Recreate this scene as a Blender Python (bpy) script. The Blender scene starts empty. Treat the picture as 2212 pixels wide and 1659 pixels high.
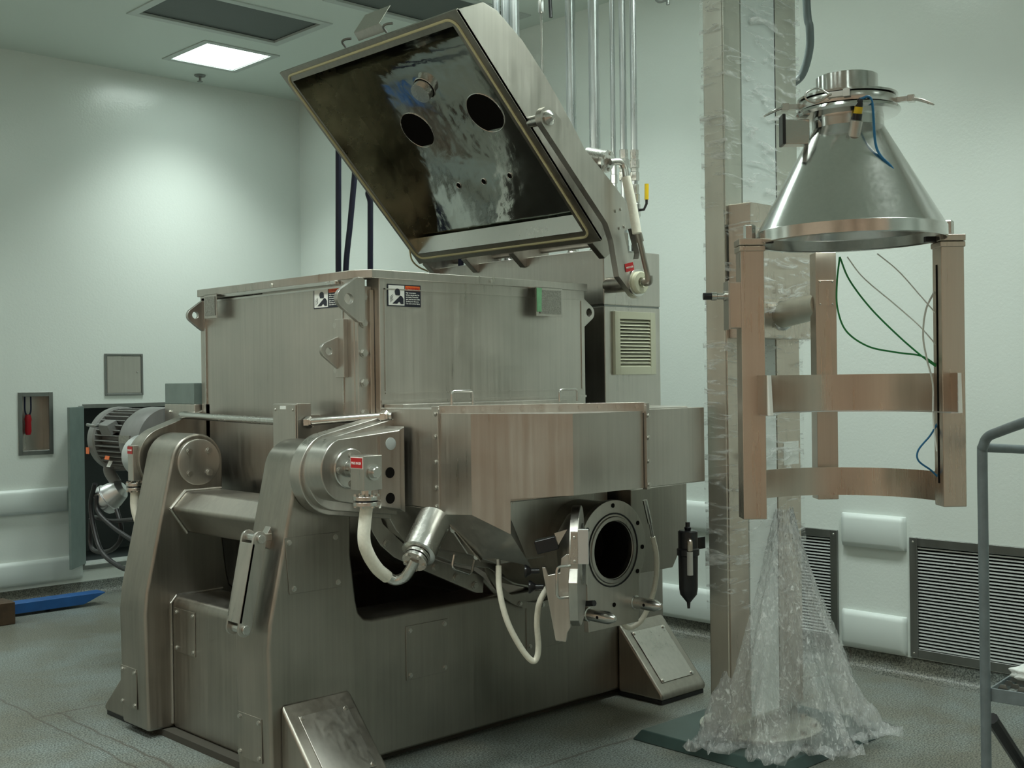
import bpy, bmesh, math, random
from mathutils import Vector, Matrix
random.seed(7)
sc = bpy.context.scene
V = Vector

# ------------------------------------------------------------------ camera
FPX, YAW, PIT, ROL = 2567.9, math.radians(46.5497), math.radians(-0.19458), math.radians(-0.73788)
CAM = V((0, 0, 1.6))
CF = V((math.cos(YAW)*math.cos(PIT), math.sin(YAW)*math.cos(PIT), math.sin(PIT)))
_r = CF.cross(V((0, 0, 1))).normalized(); _u = _r.cross(CF)
CR = _r*math.cos(ROL) + _u*math.sin(ROL); CU = -_r*math.sin(ROL) + _u*math.cos(ROL)
cam_d = bpy.data.cameras.new('camera'); cam = bpy.data.objects.new('camera', cam_d)
sc.collection.objects.link(cam)
M4 = Matrix((CR, CU, -CF)).transposed().to_4x4(); M4.translation = CAM
cam.matrix_world = M4
cam_d.sensor_width = 36; cam_d.lens = FPX/2212*36; cam_d.clip_start = 0.05; cam_d.clip_end = 60
sc.camera = cam
# ------------------------------------------------------------------ exposure and world
sc.view_settings.view_transform = 'Standard'; sc.view_settings.look = 'None'
sc.view_settings.gamma = 1; sc.view_settings.use_curve_mapping = False
sc.view_settings.exposure = 0.0
LAMP = 8.0      # glow of the diffusers
LAMP_W = 20.0   # watts of each ceiling lamp
w = bpy.data.worlds.new('world'); sc.world = w; w.use_nodes = True
w.node_tree.nodes['Background'].inputs[0].default_value = (0.5, 0.55, 0.52, 1)
w.node_tree.nodes['Background'].inputs[1].default_value = 0.02
sc.cycles.max_bounces = 10; sc.cycles.transparent_max_bounces = 16
sc.cycles.sample_clamp_indirect = 4

def px(_sx, _sy, **k):
    """point on a measured real plane (x=, y= or z=) that lies along a sight line"""
    d = CF*FPX + CR*(_sx-1106) - CU*(_sy-829.5)
    a, v = list(k.items())[0]; i = 'xyz'.index(a)
    return CAM + d*((v-CAM[i])/d[i])

# ------------------------------------------------------------------ materials
def newmat(name):
    m = bpy.data.materials.new(name); m.use_nodes = True
    nt = m.node_tree; return m, nt, nt.nodes['Principled BSDF']
def plain(name, col, rough=0.5, metal=0.0, bump=0.0, bscale=60, var=0.0, spec=0.5, emit=0):
    m, nt, b = newmat(name)
    b.inputs['Base Color'].default_value = (*col, 1); b.inputs['Roughness'].default_value = rough
    b.inputs['Metallic'].default_value = metal
    b.inputs['Specular IOR Level'].default_value = spec
    if emit:
        b.inputs['Emission Color'].default_value = (*col, 1); b.inputs['Emission Strength'].default_value = emit
    if bump or var:
        tc = nt.nodes.new('ShaderNodeTexCoord'); n = nt.nodes.new('ShaderNodeTexNoise')
        n.inputs['Scale'].default_value = bscale; n.inputs['Detail'].default_value = 4
        nt.links.new(tc.outputs['Object'], n.inputs['Vector'])
        if bump:
            bp = nt.nodes.new('ShaderNodeBump'); bp.inputs['Strength'].default_value = bump
            bp.inputs['Distance'].default_value = 0.01
            nt.links.new(n.outputs['Fac'], bp.inputs['Height']); nt.links.new(bp.outputs['Normal'], b.inputs['Normal'])
        if var:
            r = nt.nodes.new('ShaderNodeValToRGB')
            r.color_ramp.elements[0].position = .3; r.color_ramp.elements[1].position = .7
            r.color_ramp.elements[0].color = (*[c*(1-var) for c in col], 1)
            r.color_ramp.elements[1].color = (*[min(1, c*(1+var)) for c in col], 1)
            nt.links.new(n.outputs['Fac'], r.inputs[0]); nt.links.new(r.outputs[0], b.inputs['Base Color'])
    return m
def steel(name, col=(.56, .54, .5), rough=.34, streak=(45, 45, 1.2), var=.12, rvar=.1, bump=.06, blot=0.0):
    """brushed or rolled stainless: fine streaks in colour, gloss and relief"""
    m, nt, b = newmat(name); L = nt.links.new
    b.inputs['Metallic'].default_value = 1
    tc = nt.nodes.new('ShaderNodeTexCoord'); mp = nt.nodes.new('ShaderNodeMapping')
    mp.inputs['Scale'].default_value = streak; L(tc.outputs['Object'], mp.inputs['Vector'])
    n = nt.nodes.new('ShaderNodeTexNoise'); n.inputs['Scale'].default_value = 1; n.inputs['Detail'].default_value = 6
    n.inputs['Roughness'].default_value = .65
    L(mp.outputs[0], n.inputs['Vector'])
    n2 = nt.nodes.new('ShaderNodeTexNoise'); n2.inputs['Scale'].default_value = 3.2; n2.inputs['Detail'].default_value = 3
    L(tc.outputs['Object'], n2.inputs['Vector'])
    mx = nt.nodes.new('ShaderNodeMath'); mx.operation = 'ADD'; L(n.outputs['Fac'], mx.inputs[0]); L(n2.outputs['Fac'], mx.inputs[1])
    mr = nt.nodes.new('ShaderNodeMapRange'); mr.inputs[1].default_value = .7; mr.inputs[2].default_value = 1.3
    mr.inputs[3].default_value = rough-rvar; mr.inputs[4].default_value = rough+rvar
    L(mx.outputs[0], mr.inputs[0]); L(mr.outputs[0], b.inputs['Roughness'])
    r = nt.nodes.new('ShaderNodeMapRange'); r.inputs[1].default_value = .7; r.inputs[2].default_value = 1.3
    r.inputs[3].default_value = 1-var; r.inputs[4].default_value = 1+var; L(mx.outputs[0], r.inputs[0])
    vm = nt.nodes.new('ShaderNodeVectorMath'); vm.operation = 'SCALE'; vm.inputs[0].default_value = col
    L(r.outputs[0], vm.inputs['Scale']); L(vm.outputs[0], b.inputs['Base Color'])
    bp = nt.nodes.new('ShaderNodeBump'); bp.inputs['Strength'].default_value = bump; bp.inputs['Distance'].default_value = .004
    L(n.outputs['Fac'], bp.inputs['Height'])
    if blot:
        bq = nt.nodes.new('ShaderNodeBump'); bq.inputs['Strength'].default_value = blot; bq.inputs['Distance'].default_value = .05
        L(n2.outputs['Fac'], bq.inputs['Height']); L(bp.outputs[0], bq.inputs['Normal']); L(bq.outputs[0], b.inputs['Normal'])
    else: L(bp.outputs[0], b.inputs['Normal'])
    return m
S_BODY = steel('satin_stainless', (.54, .515, .475), .36)
S_BASE = steel('dull_stainless', (.37, .345, .305), .40, var=.16)
S_BRIGHT = steel('bright_stainless', (.62, .61, .58), .25, (50, 50, 50), var=.05, rvar=.04, bump=.008)
S_CONE = steel('spun_stainless', (.68, .68, .66), .15, (60, 60, 60), var=.05, rvar=.03, bump=.03)
_b = S_CONE.node_tree; _tg = _b.nodes.new('ShaderNodeTangent'); _tg.direction_type = 'RADIAL'; _tg.axis = 'Z'
_b.links.new(_tg.outputs[0], _b.nodes['Principled BSDF'].inputs['Tangent']); _b.nodes['Principled BSDF'].inputs['Anisotropic'].default_value = .45
S_POST = steel('bronze_tinted_stainless', (.60, .53, .46), .32, var=.08)
S_MIRROR = steel('polished_stainless', (.56, .58, .55), .10, (4, 4, 4), var=.1, rvar=.05, bump=.25, blot=.16)
S_STAIN = steel('stained_stainless', (.38, .33, .22), .25, (5, 5, 5), var=.45, rvar=.1, bump=.2, blot=.1)
S_BOLT = steel('bolt_steel', (.60, .58, .54), .3, (60, 60, 60), var=.05, rvar=.03)
S_PIPE = steel('galvanised_pipe', (.62, .65, .66), .33, (60, 60, 3), var=.12)
S_DARK = steel('grey_steel_trim', (.26, .27, .26), .42, var=.08)
S_COL = steel('column_aluminium', (.62, .62, .56), .42, (10, 10, 1), var=.1)
HOSE = plain('white_hose', (.84, .81, .70), .5, bump=.15, bscale=90, var=.05)
RUBBER = plain('black_rubber', (.012, .012, .014), .45)
BLACKP = plain('black_plastic', (.01, .01, .012), .28)
HOLE = plain('dark_bore', (.012, .011, .010), .9, spec=.02)
GASKET = plain('cream_gasket', (.62, .55, .32), .5)
NYLON = plain('cream_nylon', (.66, .66, .50), .45)
RED = plain('red_label', (.45, .01, .012), .4); WHITEP = plain('white_print', (.8, .8, .76), .5)
LBLK = plain('black_label', (.012, .014, .025), .4); LORG = plain('orange_label', (.72, .13, .02), .4)
LGREEN = plain('green_film', (.16, .38, .20), .35, var=.2, bscale=30)
ENGR = plain('engraved_plate', (.32, .31, .28), .4, .8, var=.25, bscale=160)
MOTOR = plain('grey_motor_paint', (.20, .205, .20), .42, var=.08, bscale=20)
ORANGE = plain('orange_sticker', (.75, .17, .05), .5)
ALU = plain('bare_aluminium', (.72, .73, .74), .35, .9)
LADDERM = plain('grey_ladder_paint', (.15, .18, .19), .4, var=.12, bscale=25)
BLUE = plain('blue_paint', (.010, .085, .28), .42, var=.15, bscale=8)
BROWN = plain('dark_brown_wood', (.06, .035, .018), .6, var=.3, bscale=14)
VINYL = plain('white_bumper_vinyl', (.66, .72, .70), .38)
GREENW = plain('green_cable', (.02, .30, .08), .4); BLUEW = plain('blue_cable', (.01, .14, .30), .4)
CLEARW = plain('clear_tube', (.86, .9, .86), .25)
YELLOW = plain('yellow_plastic', (.75, .50, .01), .4)
PAPER = plain('paper_label', (.72, .74, .70), .6)
PADM = plain('dark_green_pad', (.035, .06, .055), .3, var=.3, bscale=5)
VENTM = plain('vent_mesh_grey', (.10, .12, .115), .5, bump=.5, bscale=420)
FRAMEW = plain('painted_frame', (.5, .56, .53), .45)
REDH = plain('red_handle', (.42, .01, .02), .3)
CLOTH = plain('tan_glove_cloth', (.62, .52, .36), .9, bump=.6, bscale=90, var=.15); CLOTHW = plain('white_cloth', (.75, .78, .76), .9, bump=.5, bscale=60)
PCHIP = plain('clear_bowl', (.45, .45, .42), .2)
DIFF = plain('lamp_diffuser', (.86, 1.0, .93), .5, emit=LAMP)
WARMW = plain('warm_reflecting_paint', (.82, .58, .46), .5)  # warm tone picked for what the steel reflects
LOUV = plain('louver_blade', (.80, .84, .84), .3, .2)
CREAMV = plain('cream_vent', (.50, .50, .38), .45)

def wall_mat():
    m, nt, b = newmat('cleanroom_wall_paint'); L = nt.links.new
    b.inputs['Base Color'].default_value = (.74, .80, .765, 1); b.inputs['Roughness'].default_value = .2
    tc = nt.nodes.new('ShaderNodeTexCoord'); n = nt.nodes.new('ShaderNodeTexNoise'); n.inputs['Scale'].default_value = 70
    n.inputs['Detail'].default_value = 3
    L(tc.outputs['Object'], n.inputs['Vector']); bp = nt.nodes.new('ShaderNodeBump'); bp.inputs['Strength'].default_value = .2
    bp.inputs['Distance'].default_value = .004; L(n.outputs['Fac'], bp.inputs['Height']); L(bp.outputs[0], b.inputs['Normal'])
    return m
WALL = wall_mat(); CEIL = plain('ceiling_paint', (.66, .74, .69), .55)

def floor_mat(name, dark=1.0):
    m, nt, b = newmat(name); L = nt.links.new; N = nt.nodes.new
    tc = N('ShaderNodeTexCoord')
    n = N('ShaderNodeTexNoise'); n.inputs['Scale'].default_value = 130; n.inputs['Detail'].default_value = 2
    L(tc.outputs['Object'], n.inputs['Vector'])
    r = N('ShaderNodeValToRGB'); e = r.color_ramp.elements
    e[0].position = .38; e[0].color = (.075*dark, .09*dark, .085*dark, 1)
    e[1].position = .62; e[1].color = (.27*dark, .305*dark, .29*dark, 1)
    L(n.outputs['Fac'], r.inputs[0])
    n2 = N('ShaderNodeTexNoise'); n2.inputs['Scale'].default_value = 1.5; n2.inputs['Detail'].default_value = 6; n2.inputs['Roughness'].default_value = .6
    L(tc.outputs['Object'], n2.inputs['Vector'])
    r2 = N('ShaderNodeValToRGB'); e = r2.color_ramp.elements
    e[0].position = .42; e[0].color = (.74, .62, .50, 1); e[1].position = .62; e[1].color = (1, 1, 1, 1)
    L(n2.outputs['Fac'], r2.inputs[0])
    mx = N('ShaderNodeMix'); mx.data_type = 'RGBA'; mx.blend_type = 'MULTIPLY'; mx.inputs[0].default_value = .8
    L(r.outputs[0], mx.inputs[6]); L(r2.outputs[0], mx.inputs[7])
    # worn seams and scuffs of the floor patch round the machine
    sx = N('ShaderNodeSeparateXYZ'); wn = N('ShaderNodeTexNoise'); wn.inputs['Scale'].default_value = 5; wn.inputs['Detail'].default_value = 5
    L(tc.outputs['Object'], wn.inputs['Vector'])
    vm = N('ShaderNodeVectorMath'); vm.operation = 'MULTIPLY_ADD'; vm.inputs[1].default_value = (.06, .06, 0)
    L(wn.outputs['Color'], vm.inputs[0]); L(tc.outputs['Object'], vm.inputs[2]); L(vm.outputs[0], sx.inputs[0])
    prev = mx.outputs[2]
    for axis, pos, lo, hi, other, wd in (('Y', 3.52, 2.4, 9, 'X', .014), ('X', 2.40, 3.55, 5.8, 'Y', .012), ('X', 2.29, 4.5, 6.6, 'Y', .010), ('Y', 5.78, 2.3, 2.75, 'X', .014)):
        a = N('ShaderNodeMath'); a.operation = 'SUBTRACT'; L(sx.outputs[axis], a.inputs[0]); a.inputs[1].default_value = pos
        ab = N('ShaderNodeMath'); ab.operation = 'ABSOLUTE'; L(a.outputs[0], ab.inputs[0])
        mr = N('ShaderNodeMapRange'); mr.inputs[1].default_value = 0; mr.inputs[2].default_value = wd
        mr.inputs[3].default_value = .75; mr.inputs[4].default_value = 0; L(ab.outputs[0], mr.inputs[0])
        g = N('ShaderNodeMath'); g.operation = 'GREATER_THAN'; L(sx.outputs[other], g.inputs[0]); g.inputs[1].default_value = lo
        l = N('ShaderNodeMath'); l.operation = 'LESS_THAN'; L(sx.outputs[other], l.inputs[0]); l.inputs[1].default_value = hi
        t1 = N('ShaderNodeMath'); t1.operation = 'MULTIPLY'; L(g.outputs[0], t1.inputs[0]); L(l.outputs[0], t1.inputs[1])
        t2 = N('ShaderNodeMath'); t2.operation = 'MULTIPLY'; L(t1.outputs[0], t2.inputs[0]); L(mr.outputs[0], t2.inputs[1])
        mm = N('ShaderNodeMix'); mm.data_type = 'RGBA'; mm.inputs[7].default_value = (.075, .06, .05, 1)
        L(t2.outputs[0], mm.inputs[0]); L(prev, mm.inputs[6]); prev = mm.outputs[2]
    L(prev, b.inputs['Base Color'])
    rr = N('ShaderNodeMapRange'); rr.inputs[3].default_value = .25; rr.inputs[4].default_value = .55; L(n2.outputs['Fac'], rr.inputs[0])
    L(rr.outputs[0], b.inputs['Roughness'])
    bp = N('ShaderNodeBump'); bp.inputs['Strength'].default_value = .12; bp.inputs['Distance'].default_value = .003
    L(n.outputs['Fac'], bp.inputs['Height']); L(bp.outputs[0], b.inputs['Normal'])
    return m
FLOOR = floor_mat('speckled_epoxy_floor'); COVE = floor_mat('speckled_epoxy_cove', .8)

def film_mat(name, base=.10, hi=.75, scale=(5, 5, 22), milk=(.86, .88, .87)):
    """thin wrinkled stretch film: mostly clear with milky creases, gloss and glints painted as opaque streaks"""
    m, nt, b = newmat(name); L = nt.links.new; N = nt.nodes.new
    tc = N('ShaderNodeTexCoord'); mp = N('ShaderNodeMapping'); mp.inputs['Scale'].default_value = scale
    mp.inputs['Rotation'].default_value = (.35, .25, 0); L(tc.outputs['Object'], mp.inputs['Vector'])
    n = N('ShaderNodeTexNoise'); n.inputs['Scale'].default_value = 1; n.inputs['Detail'].default_value = 7
    n.inputs['Roughness'].default_value = .62; n.inputs['Distortion'].default_value = 1.2
    L(mp.outputs[0], n.inputs['Vector'])
    r = N('ShaderNodeValToRGB'); e = r.color_ramp.elements
    e[0].position = .52; e[0].color = (base,)*3+(1,); e[1].position = .70; e[1].color = (hi,)*3+(1,)  # opaque streaks also stand in for bright glints
    L(n.outputs['Fac'], r.inputs[0]); L(r.outputs[0], b.inputs['Alpha'])
    b.inputs['Base Color'].default_value = (*milk, 1); b.inputs['Roughness'].default_value = .16
    bp = N('ShaderNodeBump'); bp.inputs['Strength'].default_value = .9; bp.inputs['Distance'].default_value = .02
    L(n.outputs['Fac'], bp.inputs['Height']); L(bp.outputs[0], b.inputs['Normal'])
    return m
FILM = film_mat('stretch_film', .04, .85); FILMD = film_mat('draped_film', .30, .85, (55, 55, 20))

# ------------------------------------------------------------------ mesh helpers
ROOTS = {}
class MB:
    """collects shapes (world coordinates) into ONE mesh object"""
    def __init__(s): s.bm = bmesh.new()
    def poly(s, verts, faces):
        vs = [s.bm.verts.new(v) for v in verts]
        for f in faces:
            try: s.bm.faces.new([vs[i] for i in f])
            except ValueError: pass
        return s
    def box(s, x0, x1, y0, y1, z0, z1):
        return s.poly([(x, y, z) for x in (x0, x1) for y in (y0, y1) for z in (z0, z1)],
                      [(0, 1, 3, 2), (4, 6, 7, 5), (0, 4, 5, 1), (2, 3, 7, 6), (0, 2, 6, 4), (1, 5, 7, 3)])
    def obox(s, c, ax, ay, az, hx, hy, hz):
        c = V(c); ax, ay, az = V(ax).normalized(), V(ay).normalized(), V(az).normalized()
        return s.poly([c+ax*i*hx+ay*j*hy+az*k*hz for i in (-1, 1) for j in (-1, 1) for k in (-1, 1)],
                      [(0, 1, 3, 2), (4, 6, 7, 5), (0, 4, 5, 1), (2, 3, 7, 6), (0, 2, 6, 4), (1, 5, 7, 3)])
    def prism(s, pts, lo, hi, axis='y'):
        f = {'y': lambda p, t: (p[0], t, p[1]), 'x': lambda p, t: (t, p[0], p[1]), 'z': lambda p, t: (p[0], p[1], t)}[axis]
        n = len(pts)
        return s.poly([f(p, lo) for p in pts]+[f(p, hi) for p in pts],
                      [tuple(range(n)), tuple(range(2*n-1, n-1, -1))]+[(i, (i+1) % n, n+(i+1) % n, n+i) for i in range(n)])
    def gprism(s, pts, d):
        d = V(d); pts = [V(p) for p in pts]; n = len(pts)
        return s.poly(pts+[p+d for p in pts], [tuple(range(n)), tuple(range(2*n-1, n-1, -1))]+[(i, (i+1) % n, n+(i+1) % n, n+i) for i in range(n)])
    def lathe(s, prof, o, ax, seg=40, cap=True, a0=0, a1=2*math.pi, ref=None):
        """prof: (radius, height) pairs turned about ax through o"""
        o = V(o); ax = V(ax).normalized()
        t = V(ref) if ref else (V((0, 0, 1)) if abs(ax.z) < .9 else V((1, 0, 0)))
        e1 = (t-ax*t.dot(ax)).normalized(); e2 = ax.cross(e1)
        full = abs(a1-a0-2*math.pi) < 1e-6; m = seg if full else seg+1
        rings = []
        for r_, h in prof:
            if r_ < 1e-6: rings.append([s.bm.verts.new(o+ax*h)]); continue
            rings.append([s.bm.verts.new(o+ax*h+(e1*math.cos(a0+(a1-a0)*k/seg)+e2*math.sin(a0+(a1-a0)*k/seg))*r_) for k in range(m)])
        for A, B in zip(rings, rings[1:]):
            for k in range(seg):
                k2 = (k+1) % m
                a = [A[0]] if len(A) == 1 else [A[k], A[k2]]
                b = [B[0]] if len(B) == 1 else [B[k2], B[k]]
                if len(a)+len(b) > 2:
                    try: s.bm.faces.new(a+b)
                    except ValueError: pass
        if cap and full:
            for R_ in (rings[0], rings[-1]):
                if len(R_) > 2:
                    try: s.bm.faces.new(R_)
                    except ValueError: pass
        return s
    def cyl(s, p0, p1, r, r2=None, seg=28):
        p0, p1 = V(p0), V(p1); return s.lathe([(r, 0), (r if r2 is None else r2, (p1-p0).length)], p0, p1-p0, seg)
    def tube(s, pts, r, seg=14, smooth=True, closed=False):
        pts = [V(p) for p in pts]
        if smooth and len(pts) > 2: pts = spline(pts, closed=closed)
        n = len(pts); prev = None; rings = []
        for i, p in enumerate(pts):
            t = (pts[(i+1) % n]-pts[i-1]) if closed else (pts[min(i+1, n-1)]-pts[max(i-1, 0)])
            t.normalize()
            if prev is None: prev = t.orthogonal().normalized()
            e1 = (prev-t*prev.dot(t)).normalized(); prev = e1; e2 = t.cross(e1)
            rings.append([s.bm.verts.new(p+(e1*math.cos(2*math.pi*k/seg)+e2*math.sin(2*math.pi*k/seg))*r) for k in range(seg)])
        for i in range(n if closed else n-1):
            A, B = rings[i], rings[(i+1) % n]
            for k in range(seg): s.bm.faces.new((A[k], A[(k+1) % seg], B[(k+1) % seg], B[k]))
        if not closed: s.bm.faces.new(rings[0]); s.bm.faces.new(rings[-1])
        return s
    def hull(s, pts):
        b = bmesh.new(); [b.verts.new(p) for p in pts]
        bmesh.ops.convex_hull(b, input=b.verts)
        bmesh.ops.dissolve_limit(b, angle_limit=.02, verts=b.verts, edges=b.edges)
        b.verts.index_update(); base = [s.bm.verts.new(v.co) for v in b.verts]
        for f in b.faces: s.bm.faces.new([base[v.index] for v in f.verts])
        b.free(); return s
    def build(s, name, m, parent=None, bev=0, sharp=32, thick=0, label=None):
        bmesh.ops.recalc_face_normals(s.bm, faces=s.bm.faces)
        for f in s.bm.faces: f.smooth = True
        for e in s.bm.edges:
            if len(e.link_faces) == 2: e.smooth = e.calc_face_angle(0) < math.radians(sharp)
            else: e.smooth = False
        me = bpy.data.meshes.new(name); s.bm.to_mesh(me); s.bm.free()
        for mm in (m if isinstance(m, (list, tuple)) else [m]): me.materials.append(mm)
        o = bpy.data.objects.new(name, me); sc.collection.objects.link(o)
        if thick:
            k = o.modifiers.new('thick', 'SOLIDIFY'); k.thickness = thick; k.offset = 0
        if bev:
            k = o.modifiers.new('bevel', 'BEVEL'); k.width = bev; k.segments = 2; k.limit_method = 'ANGLE'
            k.angle_limit = math.radians(sharp); k.harden_normals = True
        attach(o, parent)
        if label: o['label'] = label
        return o
def attach(o, parent):
    if parent is not None:
        o.parent = parent
        if parent.name in ROOTS: o.matrix_parent_inverse = Matrix.Translation(-ROOTS[parent.name])
def spline(pts, n=9, closed=False):
    out = []; N_ = len(pts)
    rng = range(N_) if closed else range(N_-1)
    for i in rng:
        p0 = pts[(i-1) % N_] if closed or i > 0 else pts[0]*2-pts[1]
        p1, p2 = pts[i], pts[(i+1) % N_]
        p3 = pts[(i+2) % N_] if closed or i+2 < N_ else pts[-1]*2-pts[-2]
        for k in range(n):
            t = k/n
            out.append(.5*((2*p1)+(-p0+p2)*t+(2*p0-5*p1+4*p2-p3)*t*t+(-p0+3*p1-3*p2+p3)*t**3))
    if not closed: out.append(pts[-1])
    return out
def tag(o, label, cat, group=None, kind=None):
    o['label'] = label; o['category'] = cat
    if group: o['group'] = group
    if kind: o['kind'] = kind
    return o
def thing(name, loc, label, cat, group=None):
    o = bpy.data.objects.new(name, None); sc.collection.objects.link(o); o.location = loc
    o.empty_display_size = .1
    ROOTS[o.name] = V(loc); return tag(o, label, cat, group)
def struct(o): o['kind'] = 'structure'; return o

# fasteners: one mesh, linked copies
def _bolt():
    b = MB(); b.lathe([(0, 0), (1.25, 0), (1.25, .22), (0, .22)], (0, 0, 0), (0, 0, 1), 20)
    b.prism([(math.cos(a)*1.0, math.sin(a)*1.0) for a in [math.pi/3*i for i in range(6)]], .2, .85, 'z')
    bmesh.ops.recalc_face_normals(b.bm, faces=b.bm.faces)
    me = bpy.data.meshes.new('bolt'); b.bm.to_mesh(me); b.bm.free(); me.materials.append(S_BOLT); return me
def _screw():
    b = MB(); b.lathe([(1, 0), (1, .35), (.8, .6), (0, .7)], (0, 0, 0), (0, 0, 1), 14)
    bmesh.ops.recalc_face_normals(b.bm, faces=b.bm.faces)
    me = bpy.data.meshes.new('screw'); b.bm.to_mesh(me); b.bm.free(); me.materials.append(S_BOLT)
    for p in me.polygons: p.use_smooth = True
    return me
BOLT, SCREW = _bolt(), _screw()
def bolt(p, n, r, parent, name='bolt', me=None):
    o = bpy.data.objects.new(name, me or (SCREW if name == 'screw' else BOLT)); sc.collection.objects.link(o)
    m = V(n).to_track_quat('Z', 'Y').to_matrix().to_4x4(); m = Matrix.Translation(V(p)) @ m @ Matrix.Scale(r, 4)
    attach(o, parent); o.matrix_basis = m; return o
def text(s, o, right, up, size, m, parent, name='lettering', width=None, thick=.0006, align='LEFT'):
    cu = bpy.data.curves.new(name, 'FONT'); cu.body = s; cu.size = size; cu.extrude = thick; cu.align_x = align
    t = bpy.data.objects.new(name, cu); sc.collection.objects.link(t)
    bpy.context.view_layer.update()
    me = bpy.data.meshes.new_from_object(t.evaluated_get(bpy.context.evaluated_depsgraph_get()))
    bpy.data.objects.remove(t); me.materials.clear(); me.materials.append(m)
    xs = [v.co.x for v in me.vertices]; k = width/(max(xs)-min(xs)) if width and xs else 1
    right, up = V(right).normalized(), V(up).normalized(); nn = right.cross(up)
    for v in me.vertices: c = v.co.copy(); v.co = V(o)+right*c.x*k+up*c.y+nn*c.z
    ob = bpy.data.objects.new(name, me); sc.collection.objects.link(ob); attach(ob, parent); return ob
def quadplate(o, right, up, wd, ht, th, m, name, parent, bev=0, label=None):
    right, up = V(right).normalized(), V(up).normalized(); n = right.cross(up)
    o = V(o); b = MB().gprism([o, o+right*wd, o+right*wd+up*ht, o+up*ht], n*th)
    return b.build(name, m, parent, bev, label=label)

# ------------------------------------------------------------------ room shell
XB, YL, ZC = 5.85, 8.85, 4.07
XF, YR = -2.6, -2.6
def holed(lo_a, hi_a, lo_b, hi_b, holes):
    """cut a rectangle into cells round rectangular holes"""
    A = sorted({lo_a, hi_a, *[h[0] for h in holes], *[h[1] for h in holes]})
    B = sorted({lo_b, hi_b, *[h[2] for h in holes], *[h[3] for h in holes]})
    return [(a, a2, b, b2) for a, a2 in zip(A, A[1:]) for b, b2 in zip(B, B[1:])
            if not any(h[0]-1e-6 <= a and a2 <= h[1]+1e-6 and h[2]-1e-6 <= b and b2 <= h[3]+1e-6 for h in holes)]
def wall_with(name, axis, pos, th, lo, hi, holes, m):
    b = MB()
    for a, a2, z, z2 in holed(lo, hi, 0, ZC, holes):
        if axis == 'x': b.poly([(pos, a, z), (pos, a2, z), (pos, a2, z2), (pos, a, z2)], [(0, 1, 2, 3)])
        else: b.poly([(a, pos, z), (a2, pos, z), (a2, pos, z2), (a, pos, z2)], [(0, 1, 2, 3)])
    bmesh.ops.remove_doubles(b.bm, verts=b.bm.verts, dist=1e-5)
    for h in holes:   # reveals
        a, a2, z, z2 = h
        for p, q in (((a, z), (a2, z)), ((a2, z), (a2, z2)), ((a2, z2), (a, z2)), ((a, z2), (a, z))):
            if axis == 'x': b.poly([(pos, p[0], p[1]), (pos, q[0], q[1]), (pos+th, q[0], q[1]), (pos+th, p[0], p[1])], [(0, 1, 2, 3)])
            else: b.poly([(p[0], pos, p[1]), (q[0], pos, q[1]), (q[0], pos+th, q[1]), (p[0], pos+th, p[1])], [(0, 1, 2, 3)])
    return struct(b.build(name, m))
wall_with('wall_back', 'x', XB, .12, YR, YL, [(3.6, 4.15, .155, .70), (2.40, 3.08, .155, .70)], WALL)
wall_with('wall_left', 'y', YL, .12, XF, XB, [(3.40, 3.605, 1.12, 1.525), (3.87, 4.95, .24, 1.43)], WALL)
struct(MB().poly([(XF, YR, 0), (XB, YR, 0), (XB, YR, ZC), (XF, YR, ZC)], [(0, 1, 2, 3)]).build('wall_right', WALL))
struct(MB().box(-2.5, 2.5, YR-.01, YR+.02, 0, 3.5).build('warm_reflector_panel', WARMW))  # panel added out of view so the steel reflects warm tones
struct(MB().poly([(XF, YR, 0), (XF, YL, 0), (XF, YL, ZC), (XF, YR, ZC)], [(0, 1, 2, 3)]).build('wall_front', WARMW))
struct(MB().poly([(XF, YR, 0), (XB+.8, YR, 0), (XB+.8, YL+.8, 0), (XF, YL+.8, 0)], [(0, 1, 2, 3)]).build('floor', FLOOR))
# ceiling, with recesses for lights and the vent panels
LX = (-1.2, 1.7, 4.61); LY = (-1.2, 1.8, 3.35, 4.9, 8.02)  # third row from the left wall is added to even the light
b = MB()
holes = [(x-.27, x+.27, y-.28, y+.28) for x in LX for y in LY]+[(3.66, 4.70, 6.83, 7.42), (4.48, 5.6, 5.8, 6.34)]
for a, a2, c, c2 in holed(XF, XB, YR, YL, holes): b.poly([(a, c, ZC), (a2, c, ZC), (a2, c2, ZC), (a, c2, ZC)], [(0, 1, 2, 3)])
struct(b.build('ceiling', CEIL))
# coved base, curved section
def cove(n, flip):
    pts = [(0, 0), (.075, 0), (.045, .008), (.022, .025), (.010, .05), (.008, .10), (0, .103)]
    b = MB()
    if flip == 'x': b.prism([(XB-p[0], p[1]) for p in pts], YR, YL-.01, 'y')
    else: b.prism([(YL-p[0], p[1]) for p in pts], XF, XB, 'x')
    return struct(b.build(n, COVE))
cove('baseboard_back', 'x'); cove('baseboard_left', 'y')

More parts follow.
